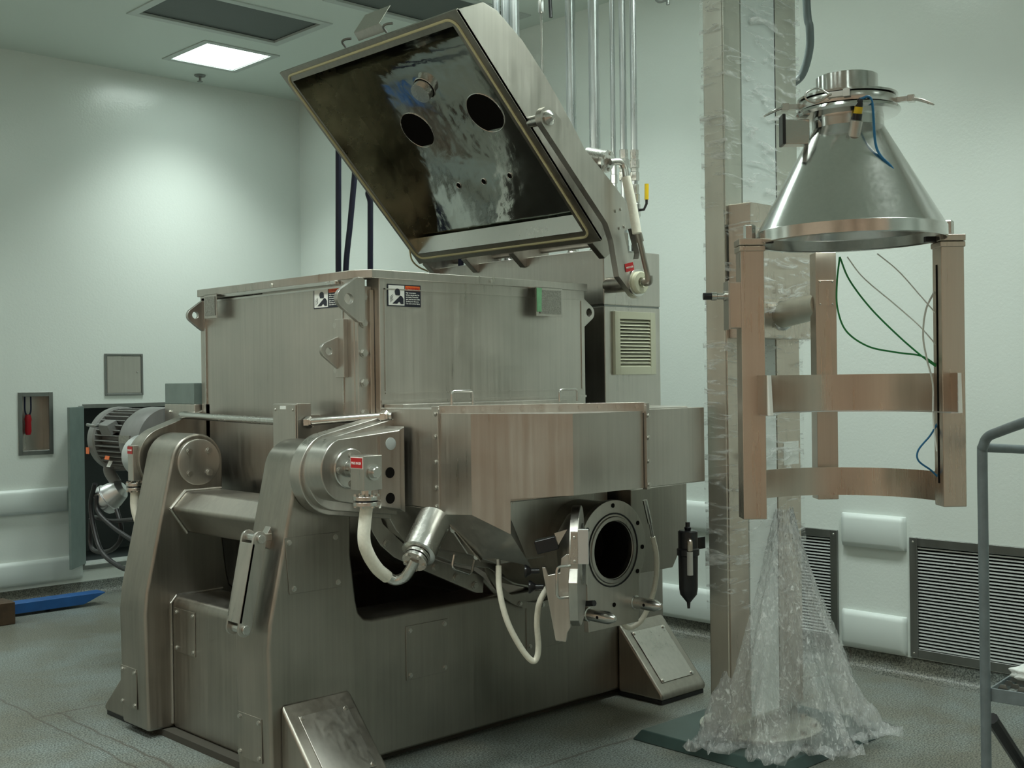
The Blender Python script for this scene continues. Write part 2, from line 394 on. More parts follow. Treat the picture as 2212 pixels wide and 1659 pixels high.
# wall bumper rails (rounded vinyl guards)
def bumper(axis, pos, a, a2, z, z2, label):
    d = .035; b = MB(); mid = lambda p: p
    n = 4; prof = [(0, z), (-d*.7, z+.004), (-d, z+.03), (-d, z2-.03), (-d*.7, z2-.004), (0, z2)]
    f = (lambda t, y, zz: (pos+t, y, zz)) if axis == 'x' else (lambda t, y, zz: (y, pos+t, zz))
    rows = []
    for yy, s_, zs in ((a, 0, 0), (a+.004, .7, .006), (a+.03, 1, 0), (a2-.03, 1, 0), (a2-.004, .7, .006), (a2, 0, 0)):
        rows.append([b.bm.verts.new(f(t*s_, yy, zz)) for t, zz in prof])
    for A, B in zip(rows, rows[1:]):
        for i in range(len(A)-1): b.bm.faces.new((A[i], A[i+1], B[i+1], B[i]))
    o = b.build('wall_bumper', VINYL, sharp=60); return tag(o, label, 'wall bumper', 'white wall bumper guards')
bumper('x', XB, 3.145, 3.525, .662, .845, 'short white bumper guard high between the two louvered vents')
bumper('x', XB, 3.145, 3.53, .112, .312, 'short white bumper guard low between the two louvered vents')
bumper('x', XB, 4.25, 8.75, .655, .840, 'upper long white bumper rail on back wall behind the mixer')
bumper('x', XB, 4.25, 8.75, .10, .305, 'lower long white bumper rail on back wall behind the mixer')
bumper('y', YL, .5, 3.74, .655, .838, 'upper long white bumper rail on left wall, ending at grey hatch door')
bumper('y', YL, .5, 3.84, .13, .31, 'lower long white bumper rail on left wall above the blue fork')

# louvered vents
def louver(y0, y1, z0, z1, label, fr=.045):
    t = thing('louvered_vent', (XB, (y0+y1)/2, z0), label, 'vent', 'louvered return vents low on the back wall')
    b = MB(); x0, x1 = XB-.014, XB+.06
    b.box(x0, x1, y0, y0+fr, z0, z1); b.box(x0, x1, y1-fr, y1, z0, z1)
    b.box(x0, x1, y0+fr, y1-fr, z0, z0+fr); b.box(x0, x1, y0+fr, y1-fr, z1-fr, z1)
    b.build('frame', S_DARK, t, .003)
    b = MB(); n = 31; h = (z1-z0-2*fr)/n
    for i in range(n):
        zc = z0+fr+h*(i+.5)
        b.prism([(XB-.004, zc-.0055), (XB+.0, zc-.006), (XB+.018, zc-.001), (XB+.018, zc+.001), (XB-.004, zc+.002)], y0+fr, y1-fr, 'y')
    b.build('louver_blades', LOUV, t)
    MB().box(XB+.03, XB+.05, y0+.02, y1-.02, z0+.02, z1-.02).build('duct_back', HOLE, t)
    for y, z in ((y0+.022, z0+.022), (y1-.022, z0+.022), (y0+.022, z1-.022), (y1-.022, z1-.022)): bolt((x0, y, z), (-1, 0, 0), .006, t, 'screw')
louver(3.555, 4.20, .11, .742, 'louvered vent half hidden behind the film-wrapped column')
louver(2.35, 3.125, .11, .742, 'wide louvered vent at far right of wall behind grey ladder')

# recessed ceiling lights
def ceiling_light():
    t = thing('ceiling_light', (LX[2], LY[4], ZC), 'lit square recessed ceiling light in the far left corner', 'ceiling light', 'square recessed ceiling lights')
    x, y = LX[2], LY[4]; b = MB()
    for a in ((x-.315, x-.265, y-.325, y+.325), (x+.265, x+.315, y-.325, y+.325), (x-.265, x+.265, y-.325, y-.275), (x-.265, x+.265, y+.275, y+.325)):
        b.box(*a, ZC-.008, ZC+.01)
    b.build('frame', FRAMEW, t, .002)
    b = MB()
    for a in ((x-.27, x-.26, y-.28, y+.28), (x+.26, x+.27, y-.28, y+.28), (x-.26, x+.26, y-.28, y-.27), (x-.26, x+.26, y+.27, y+.28)): b.box(*a, ZC, ZC+.05)
    b.build('housing', ALU, t)
    MB().box(x-.262, x+.262, y-.272, y+.272, ZC+.035, ZC+.05).build('diffuser', DIFF, t)
    ld_ = bpy.data.lights.new('lamp', 'AREA'); ld_.shape = 'RECTANGLE'; ld_.size = .50; ld_.size_y = .52
    ld_.energy = LAMP_W; ld_.color = (.90, 1.0, .93); ld_.spread = math.radians(105)
    lo = bpy.data.objects.new('lamp', ld_); sc.collection.objects.link(lo); attach(lo, t); lo.location = (x, y, ZC+.03)
    return t
L0 = ceiling_light()
names = {}
for i, x in enumerate(LX):
    for j, y in enumerate(LY):
        if (i, j) == (2, 4): continue
        r = L0.copy(); sc.collection.objects.link(r); r.location = (x, y, ZC)
        r['label'] = 'unseen square recessed ceiling light, %s column, %s row from the left wall' % (('left', 'middle', 'right')[i], ('fifth', 'fourth', 'added third', 'second', 'first')[j])
        for ch in list(L0.children):
            c = ch.copy(); sc.collection.objects.link(c); c.parent = r
            c.matrix_parent_inverse = Matrix.Translation(-V((LX[2], LY[4], ZC)))
# ceiling vent panels
def ceil_vent(x0, x1, y0, y1, label):
    t = thing('ceiling_vent', ((x0+x1)/2, (y0+y1)/2, ZC), label, 'ceiling vent', 'grey perforated ceiling return vents'); b = MB()
    f = .06
    for a in ((x0-f, x0, y0-f, y1+f), (x1, x1+f, y0-f, y1+f), (x0, x1, y0-f, y0), (x0, x1, y1, y1+f)): b.box(*a, ZC-.008, ZC+.01)
    b.build('frame', FRAMEW, t, .002)
    MB().box(x0, x1, y0, y1, ZC+.012, ZC+.03).build('perforated_panel', VENTM, t)
ceil_vent(3.66, 4.70, 6.83, 7.42, 'grey perforated ceiling vent beside the lit ceiling light')
ceil_vent(4.48, 5.6, 5.8, 6.34, 'grey perforated ceiling vent at top edge behind the open lid')
# sprinkler
t = thing('fire_sprinkler', (4.755, 8.6, ZC), 'small pendent sprinkler head in ceiling near the left wall', 'sprinkler')
MB().lathe([(.045, -.004), (.04, -.012), (.012, -.014), (.012, 0)], (4.755, 8.6, ZC), (0, 0, 1), 24).build('escutcheon', S_DARK, t)
MB().cyl((4.755, 8.6, ZC-.012), (4.755, 8.6, ZC-.045), .010).lathe([(.004, -.05), (.022, -.05), (.022, -.054), (.004, -.054)], (4.755, 8.6, ZC), (0, 0, 1), 16).build('nozzle', S_DARK, t)

# ------------------------------------------------------------------ left wall fittings
t = thing('tool_niche', (3.5, YL, 1.09), 'small recessed stainless niche in the left wall', 'wall niche')
b = MB(); x0, x1, z0, z1 = 3.373, 3.632, 1.09, 1.555
b.box(x0, x0+.03, YL-.008, YL+.005, z0, z1).box(x1-.03, x1, YL-.008, YL+.005, z0, z1).box(x0+.03, x1-.03, YL-.008, YL+.005, z0, z0+.032).box(x0+.03, x1-.03, YL-.008, YL+.005, z1-.032, z1)
b.build('frame', S_DARK, t, .002)
MB().box(x0+.02, x1-.02, YL+.118, YL+.125, z0+.02, z1-.02).box(x0+.025, x0+.03, YL, YL+.12, z0+.03, z1-.03).box(x1-.03, x1-.025, YL, YL+.12, z0+.03, z1-.03).box(x0+.03, x1-.03, YL, YL+.12, z0+.028, z0+.034).build('liner', S_BODY, t)
t = thing('hanging_tool', (3.465, YL+.05, 1.25), 'red handled tool hanging on two dark cords in the wall niche', 'tool')
MB().lathe([(0, 0), (.018, .004), (.024, .03), (.022, .09), (.026, .12), (.02, .15), (.012, .155), (0, .155)], (3.47, YL+.06, 1.235), (0, 0, 1), 14).build('handle', REDH, t)
b = MB()
for dx in (-.022, .022): b.tube([(3.47+dx*.4, YL+.06, 1.38), (3.47+dx, YL+.06, 1.42), (3.47+dx, YL+.06, 1.522)], .006, 8)
b.build('cord', plain('navy_cord', (.01, .015, .06), .6), t)
t = thing('access_panel', (4.2, YL, 1.52), 'square stainless access panel set in the left wall', 'access panel')
b = MB(); x0, x1, z0, z1 = 4.04, 4.355, 1.519, 1.845
b.box(x0, x0+.016, YL-.01, YL, z0, z1).box(x1-.016, x1, YL-.01, YL, z0, z1).box(x0+.016, x1-.016, YL-.01, YL, z0, z0+.016).box(x0+.016, x1-.016, YL-.01, YL, z1-.016, z1)
b.build('frame', S_DARK, t, .002); MB().box(x0+.019, x1-.019, YL-.007, YL, z0+.019, z1-.019).build('door', S_BODY, t, .002)
MB().cyl((x1-.05, YL-.006, 1.70), (x1-.05, YL-.02, 1.70), .009, .006).build('latch', S_BRIGHT, t)
# wall hatch with open door
t = thing('wall_hatch', (4.4, YL, .24), 'open grey steel hatch in the left wall behind the electric motor', 'hatch')
b = MB(); x0, x1, z0, z1 = 3.86, 4.96, .225, 1.445
b.box(x0-.03, x0, YL-.012, YL+.01, z0-.02, z1).box(x1, x1+.03, YL-.012, YL+.01, z0-.02, z1).box(x0, x1, YL-.012, YL+.01, z1-.02, z1+.012).box(x0-.03, x1, YL-.02, YL+.01, z0-.03, z0)
b.build('frame', S_DARK, t, .002)
b = MB(); b.box(x0, x0+.01, YL+.02, YL+.7, z0, z1).box(x1-.01, x1, YL+.02, YL+.7, z0, z1).box(x0, x1, YL+.7, YL+.71, z0, z1).box(x0, x1, YL+.02, YL+.7, z1-.015, z1-.005).box(x0, x1, YL+.02, YL+.7, z0, z0+.01)
b.build('compartment', plain('dark_grey_lining', (.045, .055, .055), .5), t)
GPAINT = plain('grey_green_door_paint', (.17, .22, .205), .45, var=.08, bscale=12)
hd = V((3.868, YL-.012, 0)); fe = V((3.66, YL-.24, 0)); dn = (fe-hd).normalized(); nn = V((dn.y, -dn.x, 0))
MB().gprism([hd+V((0, 0, .24)), fe+V((0, 0, .24)), fe+V((0, 0, 1.44)), hd+V((0, 0, 1.44))], nn*.02).build('door_leaf', GPAINT, t, .003)

# ------------------------------------------------------------------ blue fork and block
t = thing('fork_tine', (3.3, 8.4, 0), 'long blue steel fork lying on floor along the left wall', 'fork')
MB().prism([(3.02, .02), (3.64, .02), (3.80, .085), (3.80, .09), (3.02, .09)], 8.36, 8.50, 'y').build('blade', BLUE, t, .006)
MB().box(3.05, 3.12, 8.38, 8.48, 0, .03).box(3.4, 3.46, 8.38, 8.48, 0, .03).build('skid', RUBBER, t)
tag(MB().box(2.45, 3.06, 8.12, 8.33, 0.0, .15).build('timber_block', BROWN, None, .006), 'dark brown timber block on floor beside the blue fork', 'timber block')

# ================================================================== MIXER
mixer = thing('tilting_mixer', (3.6, 4.65, 0), 'large stainless steel tilting mixer with its lid open, on a welded stand', 'mixer')
NY = (0, -1, 0); NX = (-1, 0, 0)
# --- base frame
def tower_profile():
    c = V((2.742, 1.237)); r = .132; p = [(2.478, .03), (2.468, .56), (2.478, .66)]
    for k in range(17):
        a = math.radians(163-k*(163-5)/16); p.append((c.x+r*math.cos(a), c.y+r*math.sin(a)))
    p += [(2.868, .90), (2.892, .70), (2.905, .65), (2.93, .622), (2.97, .612), (3.3, .615)]
    return p
TP = tower_profile()
b = MB()
near = TP+[(4.87, .615), (4.87, .03)]
b.prism(near, 4.0, 4.25, 'y'); b.prism(near, 5.03, 5.29, 'y')
b.prism([(2.60, .03), (2.60, .60), (2.62, .63), (2.86, .63), (2.86, .03)], 4.25, 5.03, 'x' if False else 'y')
b.prism([(2.603, 1.03), (2.676, 1.105), (2.86, 1.105), (2.86, .915), (2.685, .915)], 4.25, 5.03, 'y')
b.box(4.40, 4.87, 4.25, 5.03, .03, .615)
base = b.build('base_frame', S_BASE, mixer, .014, sharp=28)
MB().box(2.93, 4.43, 5.25, 5.285, .60, 1.5).build('rear_gap_blocker', S_BASE, base)  # added plate, hides the bright floor so the gap stays dark
MB().box(2.55, 4.80, 4.05, 5.24, 0.0, .03).build('base_shim', plain('dark_grout', (.05, .045, .035), .8), base)
def weld(pts, r=.007, parent=base): return MB().tube(pts, r, 8, smooth=False).build('weld_bead', S_BODY, parent)
weld([(2.596, 5.025, .05), (2.596, 5.025, .60), (2.62, 5.025, .632), (2.86, 5.025, .634)])
weld([(2.60, 5.027, 1.03), (2.674, 5.027, 1.108), (2.86, 5.027, 1.108)]); weld([(2.60, 5.027, 1.03), (2.683, 5.027, .912)])
def gusset(x0, x1, y, s, ht):
    b = MB(); P_ = lambda X, Y, Z: (X, y+s*Y, Z)
    b.hull([P_(x0, 0, .02), P_(x1, 0, .02), P_(x0, .285, .02), P_(x1, .285, .02), P_(x0, .285, .05), P_(x1, .285, .05), P_(x0, 0, ht), P_(x1, 0, ht)])
    g = b.build('gusset_foot', S_BASE, base, .014, sharp=25)
    MB().box(x0+.01, x1-.01, min(y+s*.0, y+s*.275), max(y, y+s*.275), 0, .02).build('foot_pad', RUBBER, base)
    return g
for x0, x1, y, s, ht in ((2.52, 2.85, 4.0, -1, .345), (4.50, 4.85, 4.0, -1, .37), (2.52, 2.85, 5.29, 1, .30)):
    gusset(x0, x1, y, s, ht)
    if s < 0:
        # cover plate on sloped face
        sl = V((0, .285, ht-.05)).normalized(); nrm = V((0, -(ht-.05), .285)).normalized()
        o = V((x0+.05, y-.285, .05))+sl*.06; L_ = math.hypot(.285, ht-.05)-.13
        quadplate(o+nrm*.001, (1, 0, 0), sl, x1-x0-.10, L_, .004, S_BODY, 'inspection_plate', base, .002)
        for i in (.012, x1-x0-.112):
            for j in (.012, L_-.012): bolt(o+V((i, 0, 0))+sl*j+nrm*.005, nrm, .008, base)
if True:
    quadplate((2.517, 3.74, .10), NY, (0, 0, 1), .018, .022, .001, YELLOW, 'yellow_sticker', base)
def plate_y(x0, x1, z0, z1, y=4.0, skew=0.0):
    MB().prism([(x0+skew, z0), (x1, z0), (x1-skew*.5, z1), (x0, z1)], y-.004, y, 'y').build('inspection_plate', S_BASE, base, .0015)
    for x, z in ((x0+.02+skew, z0+.02), (x1-.02, z0+.02), (x1-.02-skew*.5, z1-.02), (x0+.02, z1-.02)): bolt((x, y-.004, z), NY, .009, base)
plate_y(3.145, 3.378, .323, .555); plate_y(2.548, 2.818, .768, .992, skew=.02); plate_y(3.86, 4.10, .33, .56)
def plate_x(x, y0, y1, z0, z1):
    MB().prism([(y0, z0), (y1, z0), (y1, z1), (y0, z1)], x-.004, x, 'x').build('inspection_plate', S_BASE, base, .0015)
    for y in (y0+.018, y1-.018):
        for z in (z0+.018, z1-.018): bolt((x-.004, y, z), NX, .008, base)
plate_x(2.60, 4.81, 5.00, .385, .583); plate_x(2.474, 4.058, 4.238, .108, .285); plate_x(2.474, 5.125, 5.285, .115, .30)
# trunnion cap on the left tower
MB().lathe([(.108, 0), (.108, .012), (.100, .016), (0, .016)], (2.742, 5.03, 1.237), NY, 48).build('bearing_cap', S_BODY, base, .002)
for a in (45, 135, 225, 315): bolt((2.742+.072*math.cos(math.radians(a)), 5.014, 1.237+.072*math.sin(math.radians(a))), NY, .013, base)
# tie link on the front of the near tower
p1, p2 = V((2.478, 4.06, .99)), V((2.405, 4.06, .645)); d = (p2-p1).normalized(); n = V((0, 1, 0)); sd = d.cross(n)
LKS = 1 if sd.x > 0 else -1
b = MB()
def linkprof(o1, o2, hw):
    pts = []
    for k in range(9): a = math.pi*k/8; pts.append(o1-d*math.sin(a)*hw+sd*math.cos(a)*hw)
    for k in range(9): a = math.pi*k/8; pts.append(o2+d*math.sin(a)*hw-sd*math.cos(a)*hw)
    return pts
b.gprism(linkprof(p1, p2, .030), V((0, .012, 0))); b.gprism([q+V((0, .085, 0)) for q in linkprof(p1, p2, .030)], V((0, .012, 0)))
b.obox((p1+p2)/2+V((0, .048, 0))-sd*(LKS*.024), d, n, sd, .155, .048, .006)
lk = b.build('tie_link', S_BODY, mixer, .002, label='flat two-sided locking link pinned to the near tower')
for p in (p1, p2): MB().cyl(p+V((0, -.014, 0)), p+V((0, .11, 0)), .018).build('pin', S_BRIGHT, lk, .002)
MB().prism([(2.50, .96), (2.545, 1.03), (2.56, .93)], 4.09, 4.13, 'y').obox(p1+V((.03, .048, 0)), (1, 0, 0), (0, 1, 0), (0, 0, 1), .035, .03, .014).build('clevis', S_BODY, lk, .002)

# --- trough
b = MB()
outer = [(2.93, 2.04), (2.93, 1.22), (2.955, 1.07), (3.02, .95), (3.12, .86), (3.25, .80), (3.42, .755), (3.58, .71), (3.64, .67), (3.70, .61), (3.82, .555), (3.96, .545), (4.10, .58), (4.2, .66), (4.257, .80), (4.257, 2.04)]
cx_, cy_ = 3.6, 1.4
inner = [(cx_+(x-cx_)*.965, cy_+(z-cy_)*.96 if z < 2 else z) for x, z in outer]
b.prism(outer+inner[::-1], 4.045, 5.33, 'y')
b.prism([(3.006, 2.04), (3.006, 1.20), (3.03, 1.05), (3.08, .97), (3.2, .88), (3.42, .79), (3.6, .75), (3.75, .66), (3.96, .60), (4.15, .68), (4.257, .85), (4.257, 2.04)], 3.97, 4.06, 'y')
b.prism([(2.95, 2.04), (2.95, 1.22), (3.02, 1.0), (3.42, .79), (3.96, .60), (4.257, .85), (4.257, 2.04)], 5.30, 5.34, 'y')
trough = b.build('trough', S_BODY, mixer, .005)
# bolted end flange, follows the trough
fl = [(2.932, 2.0), (2.932, 1.22), (2.955, 1.05), (3.0, .96), (3.035, .91), (3.105, .852), (3.17, .82), (3.312, .756), (3.57, .638), (3.613, .633), (3.619, .70), (3.588, .72), (3.344, .81), (3.158, .905), (3.05, 1.0), (3.006, 1.12), (3.006, 2.0)]
FLG = MB().prism(fl, 4.022, 4.046, 'y').build('end_flange', S_BODY, trough, .003)
MB().box(2.984, 3.004, 4.005, 4.024, 1.28, 1.985).build('trim_bar', S_POST, trough, .002)
for z in (1.955, 1.845, 1.72, 1.597, 1.47, 1.34): bolt((2.960, 4.021, z), NY, .0155, trough)
for x, z in ((3.065, .915), (3.20, .84), (3.33, .785), (3.45, .725), (3.56, .675)): bolt((x, 4.021, z), NY, .0145, trough)
# rim
b = MB(); ro = [(2.922, 5.345), (2.922, 4.05), (2.965, 3.962), (4.27, 3.962), (4.27, 5.345)]; ri = [(2.99, 5.28), (2.99, 4.09), (3.01, 4.04), (4.20, 4.04), (4.20, 5.28)]
vs = [b.bm.verts.new((x, y, z)) for z in (2.03, 2.066) for x, y in ro+ri]
for k in range(5):
    k2 = (k+1) % 5
    for A in ((k, k2, 5+k2, 5+k), (10+k, 10+k2, 15+k2, 15+k), (k, k2, 10+k2, 10+k), (5+k, 5+k2, 15+k2, 15+k)): b.bm.faces.new([vs[i] for i in A])
b.build('rim', S_BODY, trough, .003)
# pressed border on the near side, edge trims on the end side
b = MB()
for a in ((3.03, 3.036, 1.56, 1.99), (4.228, 4.233, 1.55, 1.98)): b.box(a[0], a[1], 3.966, 3.972, a[2], a[3])
b.box(3.03, 4.233, 3.966, 3.972, 1.985, 1.990).box(3.03, 4.233, 3.966, 3.972, 1.548, 1.554).box(3.008, 4.255, 3.963, 3.972, 1.512, 1.522)
b.build('border_bead', S_BODY, trough)
MB().box(2.924, 2.932, 5.27, 5.276, 1.5, 2.01).box(2.926, 2.932, 4.06, 5.25, 1.998, 2.006).box(2.926, 2.932, 4.12, 4.126, 1.3, 2.0).build('side_seam', S_BRIGHT, trough)
MB().box(2.93, 2.936, 4.75, 5.32, 2.006, 2.025).box(2.905, 2.93, 4.14, 5.24, 2.012, 2.028).build('rim_step', S_BRIGHT, trough, .003)
# lifting lugs
def lug(pts, y, th, hole, hr, parent, name='lifting_lug', m=S_BODY):
    """plate in an XZ plane with an eye hole: ring sector mesh round the hole"""
    b = MB(); n = 40; hx, hz = hole; c = V((hx, hz))
    P2 = [V(p) for p in pts]; outl = []
    for k in range(n):
        a = 2*math.pi*k/n; dv = V((math.cos(a), math.sin(a))); best = None
        for i in range(len(P2)):
            p, q = P2[i], P2[(i+1) % len(P2)]; e = q-p; den = dv.x*e.y-dv.y*e.x
            if abs(den) < 1e-9: continue
            w_ = p-c; t_ = (w_.x*e.y-w_.y*e.x)/den; s_ = (w_.x*dv.y-w_.y*dv.x)/den
            if t_ > 0 and -1e-6 <= s_ <= 1+1e-6 and (best is None or t_ < best): best = t_
        outl.append(c+dv*(best or hr*1.5))
    R1 = [[b.bm.verts.new((p.x, yy, p.y)) for p in outl] for yy in (y, y+th)]
    R2 = [[b.bm.verts.new((hx+hr*math.cos(2*math.pi*k/n), yy, hz+hr*math.sin(2*math.pi*k/n))) for k in range(n)] for yy in (y, y+th)]
    for k in range(n):
        k2 = (k+1) % n
        for A, B in ((R1[0], R2[0]), (R1[1], R2[1]), (R1[0], R1[1]), (R2[0], R2[1])): b.bm.faces.new((A[k], A[k2], B[k2], B[k]))
    return b.build(name, m, parent, .002)
def arcp(cx0, cz0, r, a0, a1, n=7): return [(cx0+r*math.cos(math.radians(a0+(a1-a0)*k/n)), cz0+r*math.sin(math.radians(a0+(a1-a0)*k/n))) for k in range(n+1)]
lug([(2.955, 2.03), (2.92, 2.035)]+arcp(2.858, 1.945, .044, 118, 225)+[(2.925, 1.845), (2.955, 1.845)], 3.998, .024, (2.872, 1.943), .022, trough)
lug([(2.945, 2.01), (2.925, 2.01)]+arcp(2.880, 1.936, .034, 118, 225)+[(2.925, 1.86), (2.945, 1.86)], 5.30, .022, (2.888, 1.938), .017, trough)
lug([(4.25, 2.0), (4.25, 1.85), (4.262, 1.85)]+arcp(4.305, 1.925, .038, -45, 55)+[(4.262, 2.0)], 3.985, .024, (4.305, 1.927), .020, trough)
lb = lug([(2.93, 1.80)]+arcp(2.855, 1.735, .032, 110, 235)+[(2.93, 1.64)], 4.13, .018, (2.862, 1.73), .016, trough, 'bracket_lug')
MB().box(2.908, 2.930, 4.09, 4.152, 1.62, 1.865).build('bracket_plate', S_BODY, trough, .002)
for z in (1.84, 1.65): bolt((2.918, 4.155, z), NX, .012, trough)
for p, n_ in (((2.922, 4.66, 2.045), NX), ((3.63, 3.962, 2.048), NY)): bolt(p, n_, .008, trough)
# nameplate brackets
def nameplate(o, right, out, wd, ht, m, green=False):
    o, right, out = V(o), V(right), V(out); up = V((0, 0, 1))
    b = MB(); fo = o+out*.05
    b.gprism([fo, fo+right*wd, fo+right*wd+up*ht, fo+up*ht], -out*.003)
    b.gprism([o+up*ht, fo+up*ht, fo+up*ht+right*wd, o+right*wd+up*ht], -up*.003)
    br = b.build('nameplate_bracket', S_BODY, trough, .0008)
    i = .012; po = fo+right*(.022 if green else i)+up*i+out*.001
    q = MB().gprism([po, po+right*(wd-2*i-(.01 if green else 0)), po+right*(wd-2*i-(.01 if green else 0))+up*(ht-2*i), po+up*(ht-2*i)], out*.002).build('engraved_nameplate', m, trough)
    if green:
        MB().gprism([fo+right*.002+up*.02+out*.0012, fo+right*.03+up*.02+out*.0012, fo+right*.034+up*(ht-.004)+out*.0012, fo+right*.002+up*(ht-.004)+out*.0012], out*.003).build('green_film', LGREEN, trough)
nameplate((2.93, 5.20, 1.915), NY, NX, .118, .115, ENGR)
nameplate((3.875, 3.97, 1.895), (1, 0, 0), NY, .175, .135, ENGR, True)
# warning labels
def warning(o, right, out, wd, ht, parent):
    o, right, out = V(o), V(right), V(out); up = V((0, 0, 1))
    def rect(a, b_, c, d_, off, m, name):
        q = o+out*off; MB().gprism([q+right*a*wd+up*c*ht, q+right*b_*wd+up*c*ht, q+right*b_*wd+up*d_*ht, q+right*a*wd+up*d_*ht], out*.0006).build(name, m, parent)
    rect(0, 1, 0, 1, 0, LBLK, 'warning_label'); rect(.03, .5, .05, .95, .0007, WHITEP, 'pictogram_panel'); rect(.53, .97, .73, .95, .0007, LORG, 'orange_band')
    q = o+out*.0015
    W2 = lambda pts: [q+right*a*wd+up*c*ht for a, c in pts]
    MB().gprism(W2([(.21+.078*math.cos(t_)+.08, .66+.15*math.sin(t_)) for t_ in [k*math.pi/10 for k in range(11)]]+[(.22, .58), (.235, .50), (.36, .50), (.37, .56)]), out*.0006).build('head_symbol', LBLK, parent)
    MB().gprism(W2([(.14, .12), (.38, .50), (.43, .46), (.47, .35), (.47, .11), (.39, .11), (.34, .22), (.28, .12)]), out*.0006).build('arm_symbol', LBLK, parent)
    b = MB()
    for k in range(3):
        b.tube([q+right*(.08+.035*k+(.008 if i % 2 else -.006))*wd+up*(.17+.045*k+.07*i)*ht for i in range(5)], .0009, 6)
    b.build('vapour_symbol', LBLK, parent)
    text('WARNING', q+right*.62*wd+up*.78*ht, right, up, ht*.15, RED, parent, width=.33*wd)
    MB().gprism(W2([(.55, .78), (.60, .78), (.575, .90)]), out*.0006).build('alert_symbol', RED, parent)
    for k, (s, wf) in enumerate((('High temperature.', .30), ('Surface may be hot. Do', .40), ('not touch. Protective', .37), ('gear must be worn while', .42), ('working near this area.', .39), ('Can cause serious injury.', .42))):
        text(s, q+right*.545*wd+up*(.61-.098*k)*ht, right, up, ht*.088, WHITEP, parent, width=wf*wd)
p = px(837, 661, y=3.968); q = px(909, 662, y=3.968); warning(p, (1, 0, 0), NY, q.x-p.x, px(837, 613, y=3.968).z-p.z, trough)
p = px(678, 668, x=2.928); q = px(732, 664, x=2.928); warning(p, NY, NX, p.y-q.y+.03, px(678, 624, x=2.928).z-p.z, trough)
# junction box and conduits on the end wall
jb = MB().box(2.78, 2.85, 4.25, 4.435, 1.30, 1.512).build('junction_box', S_BODY, mixer, .003)
MB().box(2.85, 2.934, 4.30, 4.39, 1.34, 1.46).build('mounting_foot', S_BODY, jb)
MB().box(2.774, 2.78, 4.255, 4.43, 1.30, 1.508).build('box_cover', S_BODY, jb, .002)
MB().box(2.772, 2.775, 4.325, 4.37, 1.488, 1.502).build('tag_plate', PAPER, jb)
for y, z in ((4.275, 1.485), (4.41, 1.485), (4.41, 1.325)): bolt((2.774, y, z), NX, .006, jb, 'screw')
zc_ = px(655, 912, y=4.25).z
c1 = MB().tube([(2.82, 4.25, 1.432), (2.86, 4.15, 1.44), (2.985, 3.905, 1.457), (3.0, 3.885, 1.458)], .0165, 16, smooth=False).build('conduit', S_BRIGHT, jb)
for a, d_ in (((2.822, 4.245, 1.432), (.35, -.94, .02)), ((2.975, 3.92, 1.456), (.4, -.9, .03))):
    MB().lathe([(.026, 0), (.026, .022), (.020, .028), (.020, .034)], a, d_, 6).build('conduit_nut', S_BRIGHT, jb, .001)
MB().tube([(2.815, 4.435, 1.432), (2.815, 4.8, 1.438), (2.815, 5.30, 1.448), (2.83, 5.345, 1.45), (2.90, 5.36, 1.45)], .0165, 16, smooth=False).build('conduit', S_BRIGHT, jb)

# --- near trunnion arm (teardrop housing)
TC = V((2.700, 1.262))
def tear(r, xr, zlo, zhi, cx=TC.x, cz=TC.y):
    p = [(xr, zhi)]; 
    for k in range(19):
        a = math.radians(112+k*(258-112)/18); p.append((cx+r*math.cos(a), cz+r*math.sin(a)))
    p.append((xr, zlo)); return p
b = MB(); b.prism(tear(.168, 3.02, 1.03, 1.465, 2.742, 1.237), 3.925, 3.998, 'y'); b.prism(tear(.150, 3.02, 1.05, 1.45, 2.735, 1.24), 3.885, 3.93, 'y')
b.prism(tear(.128, 2.955, 1.085, 1.405), 3.775, 3.89, 'y'); b.prism([(2.955, 1.085), (2.985, 1.07), (2.985, 1.42), (2.955, 1.405)], 3.785, 3.97, 'y')
arm = b.build('trunnion_housing', S_BODY, mixer, .005, sharp=25)
MB().lathe([(.025, 0), (.025, .003), (.020, .004), (0, .004)], (2.905, 3.775, 1.352), NY, 20).build('plastic_plug', plain('clear_grey_plug', (.42, .45, .44), .3), arm)
for z in (1.237, 1.135): MB().lathe([(.022, -.001), (.022, .0015), (0, .0015)], (2.900, 3.7745, z), NY, 20).build('bore_hole', HOLE, arm)
MB().box(2.84, 2.85, 3.770, 3.776, 1.10, 1.385).build('seam_strip', S_BRIGHT, arm)
# rotary joint
rj = MB().lathe([(.078, 0), (.078, .014), (.074, .018), (.034, .018), (.034, .05), (.026, .055), (.026, .16)], (TC.x, 3.775, TC.y+.004), NY, 40).build('rotary_joint', S_BRIGHT, mixer, .001)
for a in (90, 180, 270, 0): bolt((TC.x+.055*math.cos(math.radians(a)), 3.757, TC.y+.055*math.sin(math.radians(a))), NY, .011, rj)
by0, by1 = 3.575, 3.66; bx0, bx1 = 2.625, 2.71; bc = V(((bx0+bx1)/2, (by0+by1)/2, 1.262))
MB().box(bx0, bx1, by0, by1, 1.195, 1.325).build('valve_block', S_BODY, rj, .002)
MB().lathe([(.030, 0), (.030, .008), (.021, .008), (.021, .022), (.018, .025), (0, .025)], (bc.x+.002, by0, 1.262), NY, 28).build('round_plug', S_BRIGHT, rj)
quadplate((bx0-.0005, by1-.004, 1.276), NY, (0, 0, 1), .078, .044, .0012, WHITEP, 'label_border', rj)
quadplate((bx0-.0015, by1-.007, 1.279), NY, (0, 0, 1), .072, .038, .0012, RED, 'red_label', rj)
text('MADE IN USA', (bx0-.003, by1-.012, 1.292), NY, (0, 0, 1), .014, WHITEP, rj, width=.06)
